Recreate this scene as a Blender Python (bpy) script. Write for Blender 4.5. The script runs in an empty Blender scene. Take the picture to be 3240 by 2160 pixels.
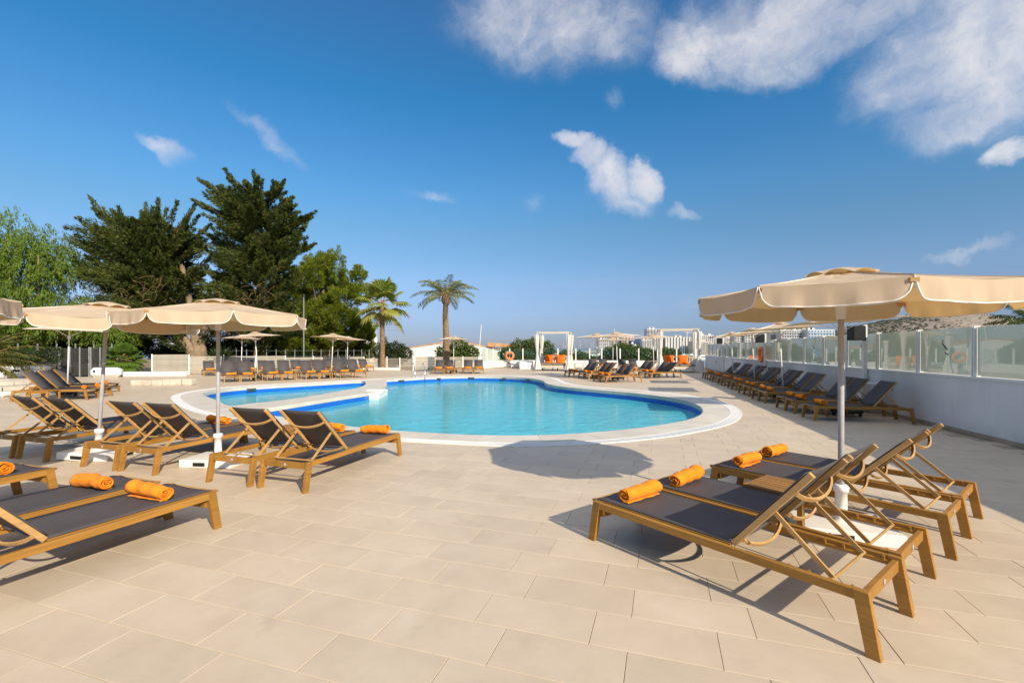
import bpy, bmesh, math, random
import numpy as np
from mathutils import Vector, Matrix

random.seed(7)
RNG = np.random.default_rng(11)
PI = math.pi
R = math.radians
sc = bpy.context.scene
C = sc.collection

# ------------------------------------------------------------------ camera
cam_data = bpy.data.cameras.new('camera')
cam = bpy.data.objects.new('camera', cam_data)
C.objects.link(cam)
cam.location = (0, 0, 1.6)
cam.rotation_euler = (R(90), 0, 0)
cam_data.sensor_width = 36
cam_data.lens = 36 * 1475 / 3240
cam_data.shift_y = 25 / 3240
cam_data.clip_start = 0.05
cam_data.clip_end = 80000
sc.camera = cam

# ------------------------------------------------------------------ light
SUN_EL, SUN_AZ = R(29), (0.574, -0.819)
sun_data = bpy.data.lights.new('sun', 'SUN')
sun_data.energy = 3.3
sun_data.angle = R(0.53)
sun_data.color = (1.0, 0.87, 0.68)
sun = bpy.data.objects.new('sun', sun_data)
C.objects.link(sun)
sdir = Vector((SUN_AZ[0] * math.cos(SUN_EL), SUN_AZ[1] * math.cos(SUN_EL), math.sin(SUN_EL)))
sun.rotation_euler = (-sdir).to_track_quat('-Z', 'Y').to_euler()
sun.location = sdir * 60

sc.view_settings.view_transform = 'Standard'
sc.view_settings.look = 'None'
sc.view_settings.gamma = 1
sc.view_settings.exposure = 0.88
sc.view_settings.use_curve_mapping = False
sc.cycles.use_denoising = True
sc.cycles.max_bounces = 8
sc.cycles.transparent_max_bounces = 16
sc.cycles.caustics_reflective = False
sc.cycles.caustics_refractive = False
sc.cycles.sample_clamp_indirect = 4


# ------------------------------------------------------------------ node helpers
class NT:
    def __init__(self, tree):
        self.t = tree
        self.n = tree.nodes
        self.l = tree.links

    def node(self, typ, **kw):
        nd = self.n.new(typ)
        for k, v in kw.items():
            setattr(nd, k, v)
        return nd

    def put(self, sock, v):
        if isinstance(v, bpy.types.NodeSocket):
            self.l.new(v, sock)
        elif v is not None:
            sock.default_value = v

    def math(self, op, a, b=None, c=None, clamp=False):
        nd = self.node('ShaderNodeMath', operation=op, use_clamp=clamp)
        self.put(nd.inputs[0], a)
        if b is not None:
            self.put(nd.inputs[1], b)
        if c is not None:
            self.put(nd.inputs[2], c)
        return nd.outputs[0]

    def vmath(self, op, a, b=None, scale=None):
        nd = self.node('ShaderNodeVectorMath', operation=op)
        self.put(nd.inputs[0], a)
        if b is not None:
            self.put(nd.inputs[1], b)
        if scale is not None:
            self.put(nd.inputs['Scale'], scale)
        return nd.outputs['Value'] if op in ('DOT_PRODUCT', 'LENGTH') else nd.outputs[0]

    def noise(self, vec, scale, detail=4, rough=0.55, dist=0.0, out='Fac'):
        nd = self.node('ShaderNodeTexNoise')
        self.put(nd.inputs['Vector'], vec)
        nd.inputs['Scale'].default_value = scale
        nd.inputs['Detail'].default_value = detail
        nd.inputs['Roughness'].default_value = rough
        nd.inputs['Distortion'].default_value = dist
        return nd.outputs[out]

    def ramp(self, fac, stops):
        nd = self.node('ShaderNodeValToRGB')
        el = nd.color_ramp.elements
        while len(el) < len(stops):
            el.new(0.5)
        for e, (p, c) in zip(el, stops):
            e.position = p
            e.color = (c[0], c[1], c[2], 1) if len(c) == 3 else c
        self.put(nd.inputs[0], fac)
        return nd.outputs[0]

    def mix(self, fac, a, b, blend='MIX'):
        nd = self.node('ShaderNodeMix', data_type='RGBA', blend_type=blend)
        self.put(nd.inputs[0], fac)
        self.put(nd.inputs[6], a if isinstance(a, bpy.types.NodeSocket) else (*a, 1))
        self.put(nd.inputs[7], b if isinstance(b, bpy.types.NodeSocket) else (*b, 1))
        return nd.outputs[2]

    def maprange(self, v, a, b, c=0.0, d=1.0, smooth=False):
        nd = self.node('ShaderNodeMapRange')
        if smooth:
            nd.interpolation_type = 'SMOOTHSTEP'
        self.put(nd.inputs[0], v)
        for i, x in enumerate((a, b, c, d)):
            nd.inputs[i + 1].default_value = x
        return nd.outputs[0]

    def bump(self, height, strength=0.2, dist=0.01):
        nd = self.node('ShaderNodeBump')
        nd.inputs['Strength'].default_value = strength
        nd.inputs['Distance'].default_value = dist
        self.put(nd.inputs['Height'], height)
        return nd.outputs[0]

    def scaled(self, vec, s):
        nd = self.node('ShaderNodeMapping')
        self.put(nd.inputs[0], vec)
        nd.inputs['Scale'].default_value = s
        return nd.outputs[0]


# ------------------------------------------------------------------ sky with clouds
world = bpy.data.worlds.new('World')
sc.world = world
world.use_nodes = True
W = NT(world.node_tree)
W.n.clear()
wout = W.node('ShaderNodeOutputWorld')
sky = W.node('ShaderNodeTexSky', sky_type='NISHITA')
sky.sun_disc = False
sky.sun_elevation = SUN_EL
sky.sun_rotation = math.atan2(SUN_AZ[0], SUN_AZ[1])
sky.altitude = 20
sky.air_density = 1.0
sky.dust_density = 0.35
sky.ozone_density = 3.5
hsv = W.node('ShaderNodeHueSaturation')
hsv.inputs['Saturation'].default_value = 1.22
hsv.inputs['Value'].default_value = 1.0
W.l.new(sky.outputs[0], hsv.inputs['Color'])
bg = W.node('ShaderNodeBackground')
bg.inputs['Strength'].default_value = 0.082
tc = W.node('ShaderNodeTexCoord')
D0 = tc.outputs['Generated']
sep0 = W.node('ShaderNodeSeparateXYZ')
W.l.new(D0, sep0.inputs[0])
tint = W.ramp(sep0.outputs[2], [(0.0, (0.34, 0.38, 0.66)), (0.04, (0.40, 0.43, 0.67)), (0.14, (0.84, 0.72, 0.76)), (0.24, (0.92, 0.88, 0.80)),
                                (0.31, (0.88, 0.99, 0.94)), (0.40, (0.72, 1.0, 1.0)), (0.47, (0.54, 1.0, 1.0)), (0.60, (0.85, 1.0, 1.0))])
W.l.new(W.mix(1.0, hsv.outputs[0], tint, 'MULTIPLY'), bg.inputs['Color'])
warp = W.vmath('SUBTRACT', W.noise(D0, 5.5, 7, 0.62, out='Color'), (0.5, 0.5, 0.5))
D1 = W.vmath('ADD', D0, W.vmath('SCALE', warp, scale=0.13))


def cloud_blob(x, y, rx, ry, ang, amp):
    """x, y: direction of the cloud's middle (tangents right of and above straight ahead), rx, ry its half sizes"""
    c = Vector((x, 1, y)).normalized()
    right = c.cross(Vector((0, 0, 1))).normalized()
    up = right.cross(c)
    k = math.sqrt(1 + x * x + y * y)
    a = (right * math.cos(ang) + up * math.sin(ang)) * (k / rx)
    b = (-right * math.sin(ang) + up * math.cos(ang)) * (k / ry)
    da = W.vmath('DOT_PRODUCT', D1, tuple(a))
    db = W.vmath('DOT_PRODUCT', D1, tuple(b))
    r2 = W.math('ADD', W.math('MULTIPLY', da, da), W.math('MULTIPLY', db, db))
    front = W.math('GREATER_THAN', W.vmath('DOT_PRODUCT', D0, tuple(c)), 0.2)
    dens = W.math('MULTIPLY', W.math('SUBTRACT', 1.0, r2, clamp=True), amp)
    return W.math('MULTIPLY', dens, front)


blobs = [(0.1, 0.73, 0.2684, 0.1464, 0, 0.663), (0.2, 0.67, 0.1708, 0.0854, 0, 0.4836), (-0.06, 0.72, 0.1464, 0.0976, 0.3, 0.351),
         (0.47, 0.67, 0.1952, 0.122, -0.2, 1.04), (0.6, 0.7, 0.244, 0.1342, 0.1, 1), (0.76, 0.74, 0.2684, 0.122, 0, 0.84),
         (0.98, 0.66, 0.2928, 0.183, 0.1, 0.88), (1.05, 0.54, 0.2074, 0.0915, 0.25, 0.76), (0.88, 0.5, 0.0976, 0.0732, 0.4, 0.44), (1.16, 0.68, 0.3416, 0.244, 0, 0.88),
         (0.135, 0.43, 0.05095, 0.02474, -0.35, 0.864), (0.165, 0.395, 0.04831, 0.04282, -0.6, 1.008), (0.205, 0.358, 0.07027, 0.06281, 0, 1.296), (0.285, 0.358, 0.0527, 0.0571, 0, 1.224),
         (0.24, 0.31, 0.07906, 0.03806, 0, 0.864), (0.36, 0.292, 0.061, 0.01952, -0.25, 0.62), (-0.175, 0.332, 0.0671, 0.02074, -0.12, 0.62),
         (-0.52, 0.44, 0.1159, 0.03172, -0.6, 0.6), (-0.75, 0.42, 0.0671, 0.0244, -0.5, 0.58), (0.98, 0.2, 0.0915, 0.01708, 0.05, 0.5),
         (1.1, 0.43, 0.061, 0.0366, 0.2, 0.8), (0.22, 0.52, 0.0366, 0.0305, 1.1, 0.3276), (0.04, 0.33, 0.0366, 0.0244, 0, 0.3)]
dens = None
for bl in blobs:
    d_ = cloud_blob(*bl)
    dens = d_ if dens is None else W.math('MAXIMUM', dens, d_)
fb = W.noise(D1, 5.0, 11, 0.62, 0.5)
fb2 = W.noise(W.vmath('MULTIPLY', D1, (1.0, 1.0, 1.6)), 15.0, 8, 0.66, 0.3)
ero = W.math('ADD', W.math('MULTIPLY', W.maprange(fb, 0.30, 0.70), 0.62), W.math('MULTIPLY', W.maprange(fb2, 0.25, 0.75), 0.38))
shape = W.math('SUBTRACT', W.math('MULTIPLY', W.math('POWER', dens, 0.8), 1.05), W.math('MULTIPLY', W.math('SUBTRACT', 1.0, ero), 1.15))
mask = W.maprange(shape, -0.55, 0.95, 0.0, 0.88, smooth=True)
mask = W.math('MULTIPLY', mask, W.maprange(dens, 0.0, 0.62, 0.0, 1.0, smooth=True))
# thin streaks everywhere in the sky
sep = W.node('ShaderNodeSeparateXYZ')
W.l.new(D0, sep.inputs[0])
zz = W.math('MAXIMUM', sep.outputs[2], 0.0)
flat = W.vmath('DIVIDE', D0, None)
comb = W.node('ShaderNodeCombineXYZ')
den = W.math('ADD', zz, 0.12)
W.l.new(W.math('DIVIDE', sep.outputs[0], den), comb.inputs[0])
W.l.new(W.math('DIVIDE', sep.outputs[1], den), comb.inputs[1])
cover = W.noise(comb.outputs[0], 0.75, 7, 0.62, 0.6)
thin = W.maprange(cover, 0.56, 0.9, 0.0, 0.22, smooth=True)
# unseen cloud cover added overhead to fill the shadows with neutral light
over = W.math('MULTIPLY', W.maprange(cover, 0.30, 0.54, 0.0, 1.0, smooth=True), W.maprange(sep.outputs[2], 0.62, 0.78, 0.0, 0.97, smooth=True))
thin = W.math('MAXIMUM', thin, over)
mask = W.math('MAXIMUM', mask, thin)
mask = W.math('MULTIPLY', mask, W.maprange(sep.outputs[2], 0.0, 0.06, 0.0, 1.0))
shade = W.noise(W.vmath('ADD', D1, (0.0, 0.0, 0.06)), 5.5, 7, 0.6)
ccol = W.ramp(shade, [(0.38, (0.42, 0.44, 0.52)), (0.62, (0.70, 0.66, 0.63))])
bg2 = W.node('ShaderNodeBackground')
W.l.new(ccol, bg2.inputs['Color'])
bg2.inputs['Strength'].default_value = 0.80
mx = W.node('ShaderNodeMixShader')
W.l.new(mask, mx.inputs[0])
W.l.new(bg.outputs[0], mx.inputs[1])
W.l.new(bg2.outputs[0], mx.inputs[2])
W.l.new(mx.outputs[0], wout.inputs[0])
for nd in [n for n in W.n if n.type == 'VECT_MATH' and n.operation == 'DIVIDE']:
    W.n.remove(nd)


# ------------------------------------------------------------------ materials
def mat(name, col=(0.5, 0.5, 0.5), rough=0.6, spec=0.3, metal=0.0):
    m = bpy.data.materials.new(name)
    m.use_nodes = True
    t = NT(m.node_tree)
    p = m.node_tree.nodes['Principled BSDF']
    p.inputs['Base Color'].default_value = (*col, 1)
    p.inputs['Roughness'].default_value = rough
    p.inputs['Specular IOR Level'].default_value = spec
    p.inputs['Metallic'].default_value = metal
    out = m.node_tree.nodes['Material Output']
    return m, t, p, out


def coord(t, kind='Object'):
    return t.node('ShaderNodeTexCoord').outputs[kind]


def speckled(name, a, b, scale, rough=0.7, spec=0.25, bump=0.15, bdist=0.004, kind='Object', detail=5, rand=0.0):
    m, t, p, _ = mat(name, a, rough, spec)
    v = coord(t, kind)
    f = t.noise(v, scale, detail, 0.6)
    col = t.ramp(f, [(0.34, a), (0.66, b)])
    if rand:
        oi = t.node('ShaderNodeObjectInfo')
        k = t.maprange(oi.outputs['Random'], 0, 1, 1 - rand, 1 + rand)
        col = t.mix(1.0, col, k, 'MULTIPLY') if False else t.vmath('SCALE', col, scale=k)
    t.put(p.inputs['Base Color'], col)
    if bump:
        t.put(p.inputs['Normal'], t.bump(t.noise(v, scale * 6, 4, 0.6), bump, bdist))
    return m


def make_tile():
    m, t, p, _ = mat('beige_stoneware', (0.5, 0.4, 0.3), 0.55, 0.25)
    v = coord(t)
    g = t.node('ShaderNodeNewGeometry').outputs['Position']
    oi = t.node('ShaderNodeObjectInfo')
    at = t.node('ShaderNodeAttribute', attribute_name='tile_tone')
    off = t.math('ADD', oi.outputs['Random'], at.outputs['Fac'])
    comb = t.node('ShaderNodeCombineXYZ')
    t.put(comb.inputs[2], t.math('MULTIPLY', off, 37.0))
    v2 = t.vmath('ADD', g, comb.outputs[0])
    n1 = t.noise(v2, 2.2, 6, 0.65)
    n2 = t.noise(v2, 55, 4, 0.7)
    col = t.ramp(n1, [(0.30, (0.53, 0.432, 0.318)), (0.5, (0.565, 0.466, 0.348)), (0.70, (0.60, 0.50, 0.38))])
    col = t.mix(t.maprange(n2, 0.55, 0.75, 0, 0.18), col, (0.43, 0.34, 0.24))
    st = t.noise(g, 0.45, 5, 0.6)
    col = t.mix(t.maprange(st, 0.46, 0.70, 0, 0.45), col, (0.49, 0.39, 0.295))
    pale = t.noise(g, 1.1, 6, 0.65, 0.8)
    col = t.mix(t.maprange(pale, 0.54, 0.72, 0, 0.35), col, (0.68, 0.58, 0.47))
    drip = t.noise(g, 3.1, 3, 0.5, 0.4)
    col = t.mix(t.maprange(drip, 0.62, 0.76, 0, 0.34), col, (0.38, 0.30, 0.23))
    scuff = t.noise(t.scaled(g, (1.0, 4.5, 1.0)), 5.0, 6, 0.7, 0.3)
    col = t.mix(t.maprange(scuff, 0.60, 0.78, 0, 0.20), col, (0.40, 0.31, 0.23))
    spot = t.noise(g, 38, 2, 0.5)
    col = t.mix(t.maprange(spot, 0.76, 0.80, 0, 0.5), col, (0.20, 0.15, 0.11))
    k = t.maprange(off, 0, 1, 0.96, 1.04)
    t.put(p.inputs['Base Color'], t.vmath('SCALE', col, scale=k))
    t.put(p.inputs['Roughness'], t.maprange(n1, 0.3, 0.7, 0.42, 0.6))
    t.put(p.inputs['Normal'], t.bump(t.math('ADD', n2, t.noise(v2, 14, 4, 0.6)), 0.10, 0.003))
    return m


def make_wood(name, a, b, rough=0.5):
    m, t, p, _ = mat(name, a, rough, 0.35)
    v = coord(t)
    oi = t.node('ShaderNodeObjectInfo')
    off = t.node('ShaderNodeCombineXYZ')
    t.put(off.inputs[1], t.math('MULTIPLY', oi.outputs['Random'], 21.0))
    v = t.vmath('ADD', v, off.outputs[0])
    vs = t.scaled(v, (3, 60, 60))
    n = t.noise(vs, 1.0, 5, 0.6, 0.3)
    w = t.noise(t.scaled(v, (1.2, 9, 9)), 1.0, 4, 0.6)
    col = t.ramp(n, [(0.3, a), (0.7, b)])
    col = t.mix(t.maprange(w, 0.4, 0.7, 0, 0.45), col, tuple(x * 0.62 for x in a))
    k = t.maprange(oi.outputs['Random'], 0, 1, 0.86, 1.12)
    t.put(p.inputs['Base Color'], t.vmath('SCALE', col, scale=k))
    t.put(p.inputs['Normal'], t.bump(n, 0.25, 0.0012))
    return m


def make_fabric(name, a, b, trans=0.3, weave=420, rough=0.8, tcol=None, wrinkle=0.35):
    m, t, p, out = mat(name, a, rough, 0.15)
    v = coord(t)
    n = t.noise(v, 3.0, 4, 0.55)
    col = t.ramp(n, [(0.3, a), (0.7, b)])
    t.put(p.inputs['Base Color'], col)
    wv = t.node('ShaderNodeTexWave')
    wv.inputs['Scale'].default_value = weave / 6
    t.put(wv.inputs['Vector'], v)
    h = t.math('ADD', t.math('MULTIPLY', wv.outputs['Fac'], 0.15), t.noise(v, 7, 3, 0.5))
    bn = t.bump(h, wrinkle, 0.012)
    t.put(p.inputs['Normal'], bn)
    if trans:
        tr = t.node('ShaderNodeBsdfTranslucent')
        tr.inputs[0].default_value = (*(tcol or b), 1)
        ms = t.node('ShaderNodeMixShader')
        ms.inputs[0].default_value = trans
        t.l.new(p.outputs[0], ms.inputs[1])
        t.l.new(tr.outputs[0], ms.inputs[2])
        t.l.new(ms.outputs[0], out.inputs[0])
    return m


def make_leaf(name, cols, trans=0.3, rough=0.5):
    m, t, p, out = mat(name, cols[0], rough, 0.25)
    at = t.node('ShaderNodeAttribute', attribute_name='leaf_tone')
    k = len(cols) - 1
    col = t.ramp(at.outputs['Fac'], [(i / k, c) for i, c in enumerate(cols)])
    t.put(p.inputs['Base Color'], col)
    tr = t.node('ShaderNodeBsdfTranslucent')
    t.put(tr.inputs[0], t.mix(0.5, col, (0.35, 0.42, 0.05), 'MIX') if False else t.vmath('SCALE', col, scale=1.25))
    ms = t.node('ShaderNodeMixShader')
    ms.inputs[0].default_value = trans
    t.l.new(p.outputs[0], ms.inputs[1])
    t.l.new(tr.outputs[0], ms.inputs[2])
    t.l.new(ms.outputs[0], out.inputs[0])
    return m


def make_pool_wall():
    m, t, p, _ = mat('pool_mosaic', (0.3, 0.6, 0.7), 0.25, 0.5)
    g = t.node('ShaderNodeNewGeometry').outputs['Position']
    s = t.node('ShaderNodeSeparateXYZ')
    t.put(s.inputs[0], g)
    z = s.outputs[2]
    uv = t.node('ShaderNodeUVMap').outputs[0]
    br = t.node('ShaderNodeTexBrick')
    br.offset = 0.0
    t.put(br.inputs['Vector'], uv)
    br.inputs['Scale'].default_value = 1.0
    br.inputs['Brick Width'].default_value = 0.05
    br.inputs['Row Height'].default_value = 0.05
    br.inputs['Mortar Size'].default_value = 0.004
    br.inputs['Color1'].default_value = (0.75, 0.75, 0.75, 1)
    br.inputs['Color2'].default_value = (1, 1, 1, 1)
    br.inputs['Mortar'].default_value = (1.5, 1.5, 1.5, 1)
    band = t.ramp(t.maprange(z, -0.5, 0.0), [(0.0, (0.20, 0.60, 0.68)), (0.40, (0.16, 0.52, 0.66)), (0.42, (0.010, 0.11, 0.50)),
                                            (0.78, (0.012, 0.13, 0.52)), (0.80, (0.26, 0.48, 0.64)), (1.0, (0.34, 0.56, 0.68))])
    band.node.color_ramp.interpolation = 'LINEAR'
    t.put(p.inputs['Base Color'], t.mix(1.0, band, br.outputs[0], 'MULTIPLY'))
    return m


def make_water(name, tint, bump=0.35, scale=1.0, rough=0.0):
    m = bpy.data.materials.new(name)
    m.use_nodes = True
    t = NT(m.node_tree)
    t.n.clear()
    out = t.node('ShaderNodeOutputMaterial')
    g = t.node('ShaderNodeNewGeometry').outputs['Position']
    a = t.noise(t.scaled(g, (0.8 * scale, 2.3 * scale, 1)), 1.6, 5, 0.55, 0.8)
    b = t.noise(t.scaled(g, (0.8 * scale, 2.4 * scale, 1)), 6.0, 4, 0.55, 0.5)
    h = t.math('ADD', a, t.math('MULTIPLY', b, 0.28))
    bn = t.bump(h, bump, 0.09)
    fr = t.node('ShaderNodeFresnel')
    fr.inputs[0].default_value = 1.33
    t.put(fr.inputs['Normal'], bn)
    gl = t.node('ShaderNodeBsdfGlossy')
    gl.inputs['Roughness'].default_value = rough
    t.put(gl.inputs['Normal'], bn)
    # the lit body of the water: light scattered back from floor and water alike
    df = t.node('ShaderNodeBsdfDiffuse')
    big = t.noise(g, 0.16, 3, 0.5, 0.6)
    body = t.ramp(big, [(0.30, tuple(x * 0.86 for x in tint)), (0.70, tint)])
    fine_ = t.noise(t.scaled(g, (0.8, 1.5, 1)), 2.3, 4, 0.6, 1.2)
    body = t.mix(t.maprange(fine_, 0.42, 0.66, 0.0, 0.40), body, tuple(x * k for x, k in zip(tint, (0.55, 0.80, 0.84))))
    t.put(df.inputs[0], body)
    t.put(df.inputs['Normal'], t.bump(t.math('ADD', h, t.math('MULTIPLY', fine_, 0.5)), 0.9, 0.16))
    tp = t.node('ShaderNodeBsdfTransparent')
    tp.inputs[0].default_value = (0.72, 0.95, 0.985, 1)
    tr = t.node('ShaderNodeMixShader')
    tr.inputs[0].default_value = 0.20
    t.l.new(df.outputs[0], tr.inputs[1])
    t.l.new(tp.outputs[0], tr.inputs[2])
    ms = t.node('ShaderNodeMixShader')
    t.put(ms.inputs[0], t.math('MULTIPLY', fr.outputs[0], 0.85))
    t.l.new(tr.outputs[0], ms.inputs[1])
    t.l.new(gl.outputs[0], ms.inputs[2])
    t.l.new(ms.outputs[0], out.inputs[0])
    return m


def make_sea():
    m, t, p, _ = mat('sea_water', (0.02, 0.12, 0.22), 0.18, 0.5)
    g = t.node('ShaderNodeNewGeometry').outputs['Position']
    n = t.noise(t.scaled(g, (0.02, 0.1, 1)), 2.0, 6, 0.6)
    t.put(p.inputs['Base Color'], t.ramp(n, [(0.35, (0.015, 0.11, 0.22)), (0.65, (0.03, 0.19, 0.30))]))
    t.put(p.inputs['Normal'], t.bump(n, 0.6, 0.6))
    return m


def make_glass(name, frosted):
    m = bpy.data.materials.new(name)
    m.use_nodes = True
    t = NT(m.node_tree)
    t.n.clear()
    out = t.node('ShaderNodeOutputMaterial')
    fr = t.node('ShaderNodeFresnel')
    fr.inputs[0].default_value = 1.5
    gl = t.node('ShaderNodeBsdfGlossy')
    gl.inputs['Roughness'].default_value = 0.0
    if frosted:
        v = coord(t)
        n = t.noise(v, 1.4, 4, 0.6)
        col = t.ramp(n, [(0.3, (0.70, 0.78, 0.70)), (0.7, (0.75, 0.83, 0.75))])
        df = t.node('ShaderNodeBsdfDiffuse')
        t.put(df.inputs[0], col)
        tl = t.node('ShaderNodeBsdfTranslucent')
        t.put(tl.inputs[0], t.vmath('SCALE', col, scale=1.0))
        base = t.node('ShaderNodeMixShader')
        base.inputs[0].default_value = 0.6
        t.l.new(df.outputs[0], base.inputs[1])
        t.l.new(tl.outputs[0], base.inputs[2])
        f = t.math('MULTIPLY', fr.outputs[0], 1.7, clamp=True)
    else:
        base = t.node('ShaderNodeBsdfTransparent')
        base.inputs[0].default_value = (0.86, 0.93, 0.90, 1)
        lw = t.node('ShaderNodeLayerWeight')
        lw.inputs[0].default_value = 0.5
        f = t.math('ADD', t.math('MULTIPLY', t.math('POWER', lw.outputs['Facing'], 5.0), 0.8), 0.04)
    ms = t.node('ShaderNodeMixShader')
    t.put(ms.inputs[0], f)
    t.l.new(base.outputs[0], ms.inputs[1])
    t.l.new(gl.outputs[0], ms.inputs[2])
    t.l.new(ms.outputs[0], out.inputs[0])
    return m


M = {}
M['tile'] = make_tile()
M['grout'] = speckled('joint_mortar', (0.30, 0.235, 0.16), (0.46, 0.37, 0.27), 3)
M['coping'] = speckled('pale_coping_stone', (0.55, 0.50, 0.425), (0.66, 0.61, 0.535), 1.6, 0.6, bump=0.08, detail=8, rand=0.05)
M['white_plastic'] = speckled('white_grating', (0.74, 0.73, 0.70), (0.82, 0.81, 0.78), 6, 0.5)
M['channel'] = speckled('drain_shadow_grey', (0.10, 0.11, 0.12), (0.16, 0.17, 0.18), 9)
M['teak'] = make_wood('teak', (0.30, 0.142, 0.024), (0.42, 0.212, 0.045))
M['teak_pale'] = make_wood('pale_teak', (0.44, 0.255, 0.09), (0.54, 0.335, 0.14))
M['grey_wood'] = make_wood('weathered_pale_wood', (0.60, 0.53, 0.43), (0.70, 0.63, 0.52))
M['sling'] = make_fabric('charcoal_sling', (0.088, 0.080, 0.084), (0.105, 0.095, 0.099), 0.10, 1500, 0.62, wrinkle=0.06)
M['canopy'] = make_fabric('beige_canopy', (0.68, 0.55, 0.405), (0.73, 0.595, 0.44), 0.30, 900, 0.85, (0.74, 0.46, 0.16), wrinkle=0.4)
M['canopy_seam'] = make_fabric('beige_canopy_seam', (0.58, 0.45, 0.31), (0.64, 0.50, 0.35), 0.1, 900, 0.85)
M['piping'], *_ = mat('white_piping', (0.82, 0.80, 0.76), 0.6)
M['cushion'] = make_fabric('taupe_cushion', (0.20, 0.16, 0.12), (0.25, 0.20, 0.15), 0, 500)
M['curtain'] = make_fabric('white_curtain', (0.78, 0.76, 0.72), (0.82, 0.80, 0.76), 0.3, 300, wrinkle=0.3)
M['orange_cushion'] = make_fabric('orange_cushion', (0.80, 0.13, 0.01), (0.86, 0.16, 0.015), 0, 500)


def make_towel():
    m, t, p, _ = mat('orange_terry', (0.85, 0.3, 0.03), 0.95, 0.05)
    v = coord(t)
    n = t.noise(v, 9, 4, 0.6)
    f = t.noise(v, 260, 3, 0.7)
    col = t.ramp(n, [(0.3, (0.86, 0.235, 0.014)), (0.7, (0.93, 0.325, 0.03))])
    col = t.mix(t.maprange(f, 0.3, 0.75, 0.0, 0.35), col, (0.72, 0.19, 0.004))
    t.put(p.inputs['Base Color'], col)
    t.put(p.inputs['Normal'], t.bump(t.math('ADD', f, t.math('MULTIPLY', t.noise(v, 34, 4, 0.6), 1.5)), 0.7, 0.006))
    p.inputs['Sheen Weight'].default_value = 0.05
    return m


M['towel'] = make_towel()
M['alu'] = speckled('brushed_aluminium', (0.37, 0.37, 0.385), (0.44, 0.44, 0.455), 14, 0.34, 0.5, 0.03)
M['white_metal'] = speckled('white_painted_metal', (0.76, 0.75, 0.72), (0.80, 0.79, 0.76), 7, 0.4, 0.4, 0.02)
M['steel'], *_ = mat('polished_steel', (0.7, 0.7, 0.7), 0.12, 0.5, 1.0)
M['plaster'] = speckled('white_plaster', (0.76, 0.75, 0.73), (0.83, 0.82, 0.80), 1.3, 0.85, 0.1, 0.25, 0.006, 'Object', 8)
def make_plaster():
    m, t, p, _ = mat('white_plaster', (0.78, 0.77, 0.75), 0.85, 0.1)
    g = t.node('ShaderNodeNewGeometry').outputs['Position']
    n = t.noise(g, 1.3, 8, 0.6)
    col = t.ramp(n, [(0.34, (0.72, 0.71, 0.69)), (0.66, (0.79, 0.78, 0.76))])
    st = t.noise(t.scaled(g, (5, 5, 0.35)), 1.6, 6, 0.7)
    col = t.mix(t.maprange(st, 0.56, 0.80, 0, 0.42), col, (0.52, 0.49, 0.44))
    s = t.node('ShaderNodeSeparateXYZ')
    t.put(s.inputs[0], g)
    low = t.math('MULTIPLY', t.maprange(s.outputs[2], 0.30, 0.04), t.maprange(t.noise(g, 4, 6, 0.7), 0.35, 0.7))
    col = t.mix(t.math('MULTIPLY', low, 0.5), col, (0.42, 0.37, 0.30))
    t.put(p.inputs['Base Color'], col)
    t.put(p.inputs['Normal'], t.bump(t.math('ADD', t.noise(g, 60, 4, 0.6), t.math('MULTIPLY', n, 2.0)), 0.3, 0.006))
    return m


M['plaster'] = make_plaster()
M['skirting'] = speckled('beige_skirting', (0.36, 0.28, 0.20), (0.44, 0.35, 0.26), 3)
M['black'] = speckled('black_plastic', (0.012, 0.012, 0.013), (0.025, 0.025, 0.026), 18, 0.45)
M['skimmer'] = speckled('dark_wet_plastic', (0.03, 0.05, 0.06), (0.05, 0.08, 0.09), 9, 0.4)
M['dark_grey'] = speckled('shade_darkened_charcoal_slat', (0.030, 0.029, 0.028), (0.050, 0.048, 0.045), 5, 0.6)  # charcoal slats, darkened further so the colour stands in for shade on the gate
M['gate_metal'] = speckled('grey_steel_post', (0.20, 0.22, 0.22), (0.27, 0.29, 0.29), 5, 0.5)
M['slat'] = speckled('beige_grey_slat', (0.35, 0.32, 0.26), (0.42, 0.385, 0.315), 2.5, 0.7, rand=0.08)
M['stone'] = speckled('pale_step_stone', (0.46, 0.41, 0.33), (0.58, 0.53, 0.44), 2.2, 0.85, 0.1, 0.4, 0.012)
M['ring'] = speckled('orange_lifebuoy', (0.85, 0.20, 0.05), (0.90, 0.26, 0.08), 5, 0.5)
M['frosted'] = make_glass('frosted_glass', True)
M['clear'] = make_glass('clear_glass', False)
M['pool_wall'] = make_pool_wall()
M['pool_floor'] = speckled('turquoise_pool_mosaic', (0.185, 0.61, 0.66), (0.24, 0.69, 0.73), 0.6, 0.4, 0.3, 0.1)
M['water'] = make_water('pool_water', (0.115, 0.68, 0.81), 0.11)
M['sea'] = make_sea()
M['earth'] = speckled('dry_earth', (0.22, 0.16, 0.10), (0.32, 0.25, 0.16), 0.4, 0.95, 0.05, 0.5, 0.05)
M['bark'] = speckled('grey_brown_bark', (0.19, 0.135, 0.085), (0.33, 0.245, 0.16), 3.0, 0.9, 0.1, 0.9, 0.05)
M['palm_bark'] = speckled('ringed_palm_bark', (0.17, 0.11, 0.065), (0.31, 0.215, 0.13), 5.0, 0.9, 0.1, 0.9, 0.04)
M['cypress'] = make_leaf('cypress_leaf', [(0.032, 0.048, 0.011), (0.066, 0.086, 0.019), (0.120, 0.135, 0.028)], 0.15)
M['dead_twig'] = speckled('dead_brown_twig', (0.18, 0.105, 0.055), (0.26, 0.16, 0.09), 5)
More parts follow.
